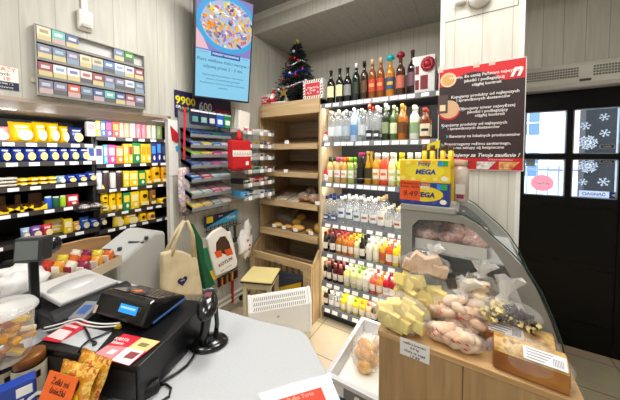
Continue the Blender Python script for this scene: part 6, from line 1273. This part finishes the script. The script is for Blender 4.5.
for i, (x, y, lb, L) in enumerate(((.152,.885,'front one',.078),(.14,.965,'rear one',.082))):
    t = thing('loaf_cake', 'wrapped brown loaf cake with a white label on the deck, %s' % lb, 'loaf cake', (x, y, Zd+.0005), -.06, 'loaf cakes')
    pr = [(-.034,0),(.034,0),(.038,.02),(.038,.045)]+[(.038*math.cos(u)*(1 if abs(math.cos(u)) > .1 else 1), .045+.033*math.sin(u)) for u in [PI*k/10 for k in range(1, 10)]]+[(-.038,.045),(-.038,.02)]
    m = M(); m.prism(pr, -L, L, 'X'); m.ob('crumb', mc1, t, .006)
    pt = [(.0385*math.cos(u), .0455+.0345*math.sin(u)) for u in [PI*k/12 for k in range(1, 12)]]; m = M(); m.prism(pt+[(a*.9, b-.004) for a, b in pt[::-1]], -L*.96, L*.96, 'X'); m.ob('crust', mc2, t)
    m = M(); m.x = Matrix.Translation((.03 if i == 0 else -.03, -.024, .069)) @ Matrix.Rotation(.62, 4, 'X'); m.box(-.042, .042, -.016, .016, .0025, .0035); l = m.ob('label', mat('#f1eff0', .5), t, label='white printed label')
    m = M(); m.x = Matrix.Translation((.03 if i == 0 else -.03, -.024, .069)) @ Matrix.Rotation(.62, 4, 'X')
    for k in range(4): m.box(-.036, .0+.006*k, -.012+.007*k, -.0095+.007*k, .0036, .0039)
    for k in range(7): m.box(.016+.003*k, .0175+.003*k, -.012, .006, .0036, .0039)
    m.ob('print', mat('#8a8a94', .6), l)
    m = M(); m.blob((0,0,.042), (L+.016,.044,.046), 18, 10, .05, 3, i+5); m.ob('film', bagf, t)
t = thing('price_card', 'white handwritten price card hanging over the front edge of the deck', 'price card', (-.13, DY0-.001, .9005), 0); m = M(); m.box(-.044, .044, -.001, .0, -.052, .004); m.ob('card', mat('#f4f4f4', .6), t)
for s, z in (('wafle z kremem', -.008), ('0,5 kg', -.02), ('Wafle na wagę', -.034), ('17.99', -.048)): text(s, .0105 if z > -.04 else .014, t, INK, (0 if z != -.008 else -.0, -.0015, z), shear=.2)
# ------------------------------------------------------------------ poster on the column
PT = [pY(x, y, 1.44) for x, y in ((439,72),(526,59.5),(521,168),(437,170))]
pw0, pw1 = -.124, .21; pz0, pz1 = 1.424, 1.915
t = thing('poster', 'dark brown poster with red header and white lettering on the pale column', 'poster', (0, 1.4425, 0))
m = M(); m.box(pw0, pw1, -.003, 0, pz0, pz1); b = m.ob('panel', mat('#3b2a2c', .35), t)
m = M(); m.box(pw0-.003, pw1+.003, -.0028, .0002, pz0-.003, pz1+.003); m.ob('edge', mat('#e6e2de', .4), t)
m = M(); m.quad(pw0, pw1, pz1-.085, pz1, -.0034); h_ = m.ob('red_header', mat('#d8242c', .4), t)
m = M(); n = 24; cx, cz = .02, 1.72; m.add([(cx+.145*math.cos(PI*i/n), -.0037, cz+.165*math.sin(PI*i/n)) for i in range(n+1)]+[(cx-.145,-.0037,1.72),(cx+.145,-.0037,1.72)], [tuple(range(n+1))]); m.ob('dark_arch', mat('#35282a', .35), t)
def disc2(cx, cz, r, y, c, nm, par, n=26): m = M(); m.disc((cx, y, cz), r, r, n=n); return m.ob(nm, mat(c, .4), par)
disc2(-.085, 1.862, .035, -.0038, '#e8c8a0', 'food_photo', t); disc2(-.085, 1.862, .026, -.004, '#d8a860', 'food_photo', t)
m = M(); m.disc((-.08, -.0036, 1.715), .05, .05, n=26); d_ = m.ob('red_ring', mat('#c81f2a', .4), t)
disc2(-.08, 1.718, .044, -.0039, '#d8b08a', 'food_photo', d_)
m = M(); m.box(-.128, -.085, -.0044, -.0041, 1.7, 1.79); m.ob('bottle_photo', mat('#5a4a48', .3), t); m = M(); m.box(-.12, -.095, -.0047, -.0045, 1.712, 1.742); m.ob('bottle_label', mat('#e8d8a8', .4), t)
text('n', .08, t, WHITE, (pw1-.035, -.0045, pz1-.05), shear=.4, bold=.002)
Wm = mat('#f1ecea', .5); cyan = mat('#3aa8d0', .4)
for s, x, z in (('Wiemy, że cenią Państwo najwyższą', .06, 1.868), ('jakość i podlegającą', .06, 1.846), ('ciągłej kontroli', .07, 1.825), ('Kupujemy produkty od najlepszych', .06, 1.775), ('i sprawdzonych dostawców', .055, 1.757), ('Oferujemy towar najwyższej', .07, 1.715), ('jakości i podlegający', .075, 1.697), ('ciągłej kontroli', .085, 1.679), ('Kupujemy produkty od najlepszych', .02, 1.64), ('i sprawdzonych dostawców', .02, 1.622), ('Stawiamy na lokalnych producentów', .06, 1.584), ('Przestrzegamy reżimu sanitarnego,', .035, 1.546), ('u nas zakupy są bezpieczne', .04, 1.528)):
    text(s, .0185, t, Wm, (x, -.0043, z), bold=.0003)
for x, z in ((-.035,1.768),(-.02,1.71),(-.105,1.632),(-.085,1.584),(-.11,1.545)): m = M(); m.prism([(x-.007,z+.006),(x,z+.006),(x+.008,z),(x,z-.006),(x-.007,z-.006),(x-.001,z)], -.0045, -.0038, 'Y'); m.ob('arrow_print', cyan, t)
text('Dziękujemy za Twoje zaufanie !', .0235, t, WHITE, (.045, -.0043, 1.492), shear=.35, bold=.0005)
m = M(); m.quad(pw0, pw1, pz0, pz0+.055, -.0034); m.ob('red_footer', mat('#c81f28', .4), t)
m = M(); m.quad(.06, .068, pz0+.043, pz0+.051, -.0045); m.ob('blue_icon', mat('#2a4a9a', .4), t)
text('www.delikatesy.pl', .009, t, WHITE, (-.06, -.0045, pz0+.047)); text('facebook.com/delikatesy', .009, t, WHITE, (.13, -.0045, pz0+.047))
for i, (x, cs_) in enumerate(((-.045,('#5a1410','#8a2a1e','#c86a4a')),(.04,('#5a5a58','#c9c6c0','#efece6')),(.125,('#b8622a','#e0a060','#f0d0a0')))):
    m = M(); m.add([(x,-.0046,pz0+.003),(x+.045,-.0046,pz0+.003),(x+.075,-.0046,pz0+.038),(x,-.0046,pz0+.038)], [(0,1,2,3)]); m.ob('food_photo', blotch(cs_, 60, .4, 0), t)
for x in (-.12, .03, .09): m = M(); m.box(x-.012, x+.012, -.0045, -.0032, pz1-.012, pz1+.016); m.ob('tape', thin('#f0ead8', .6, .2, .5, 'tape'), t)
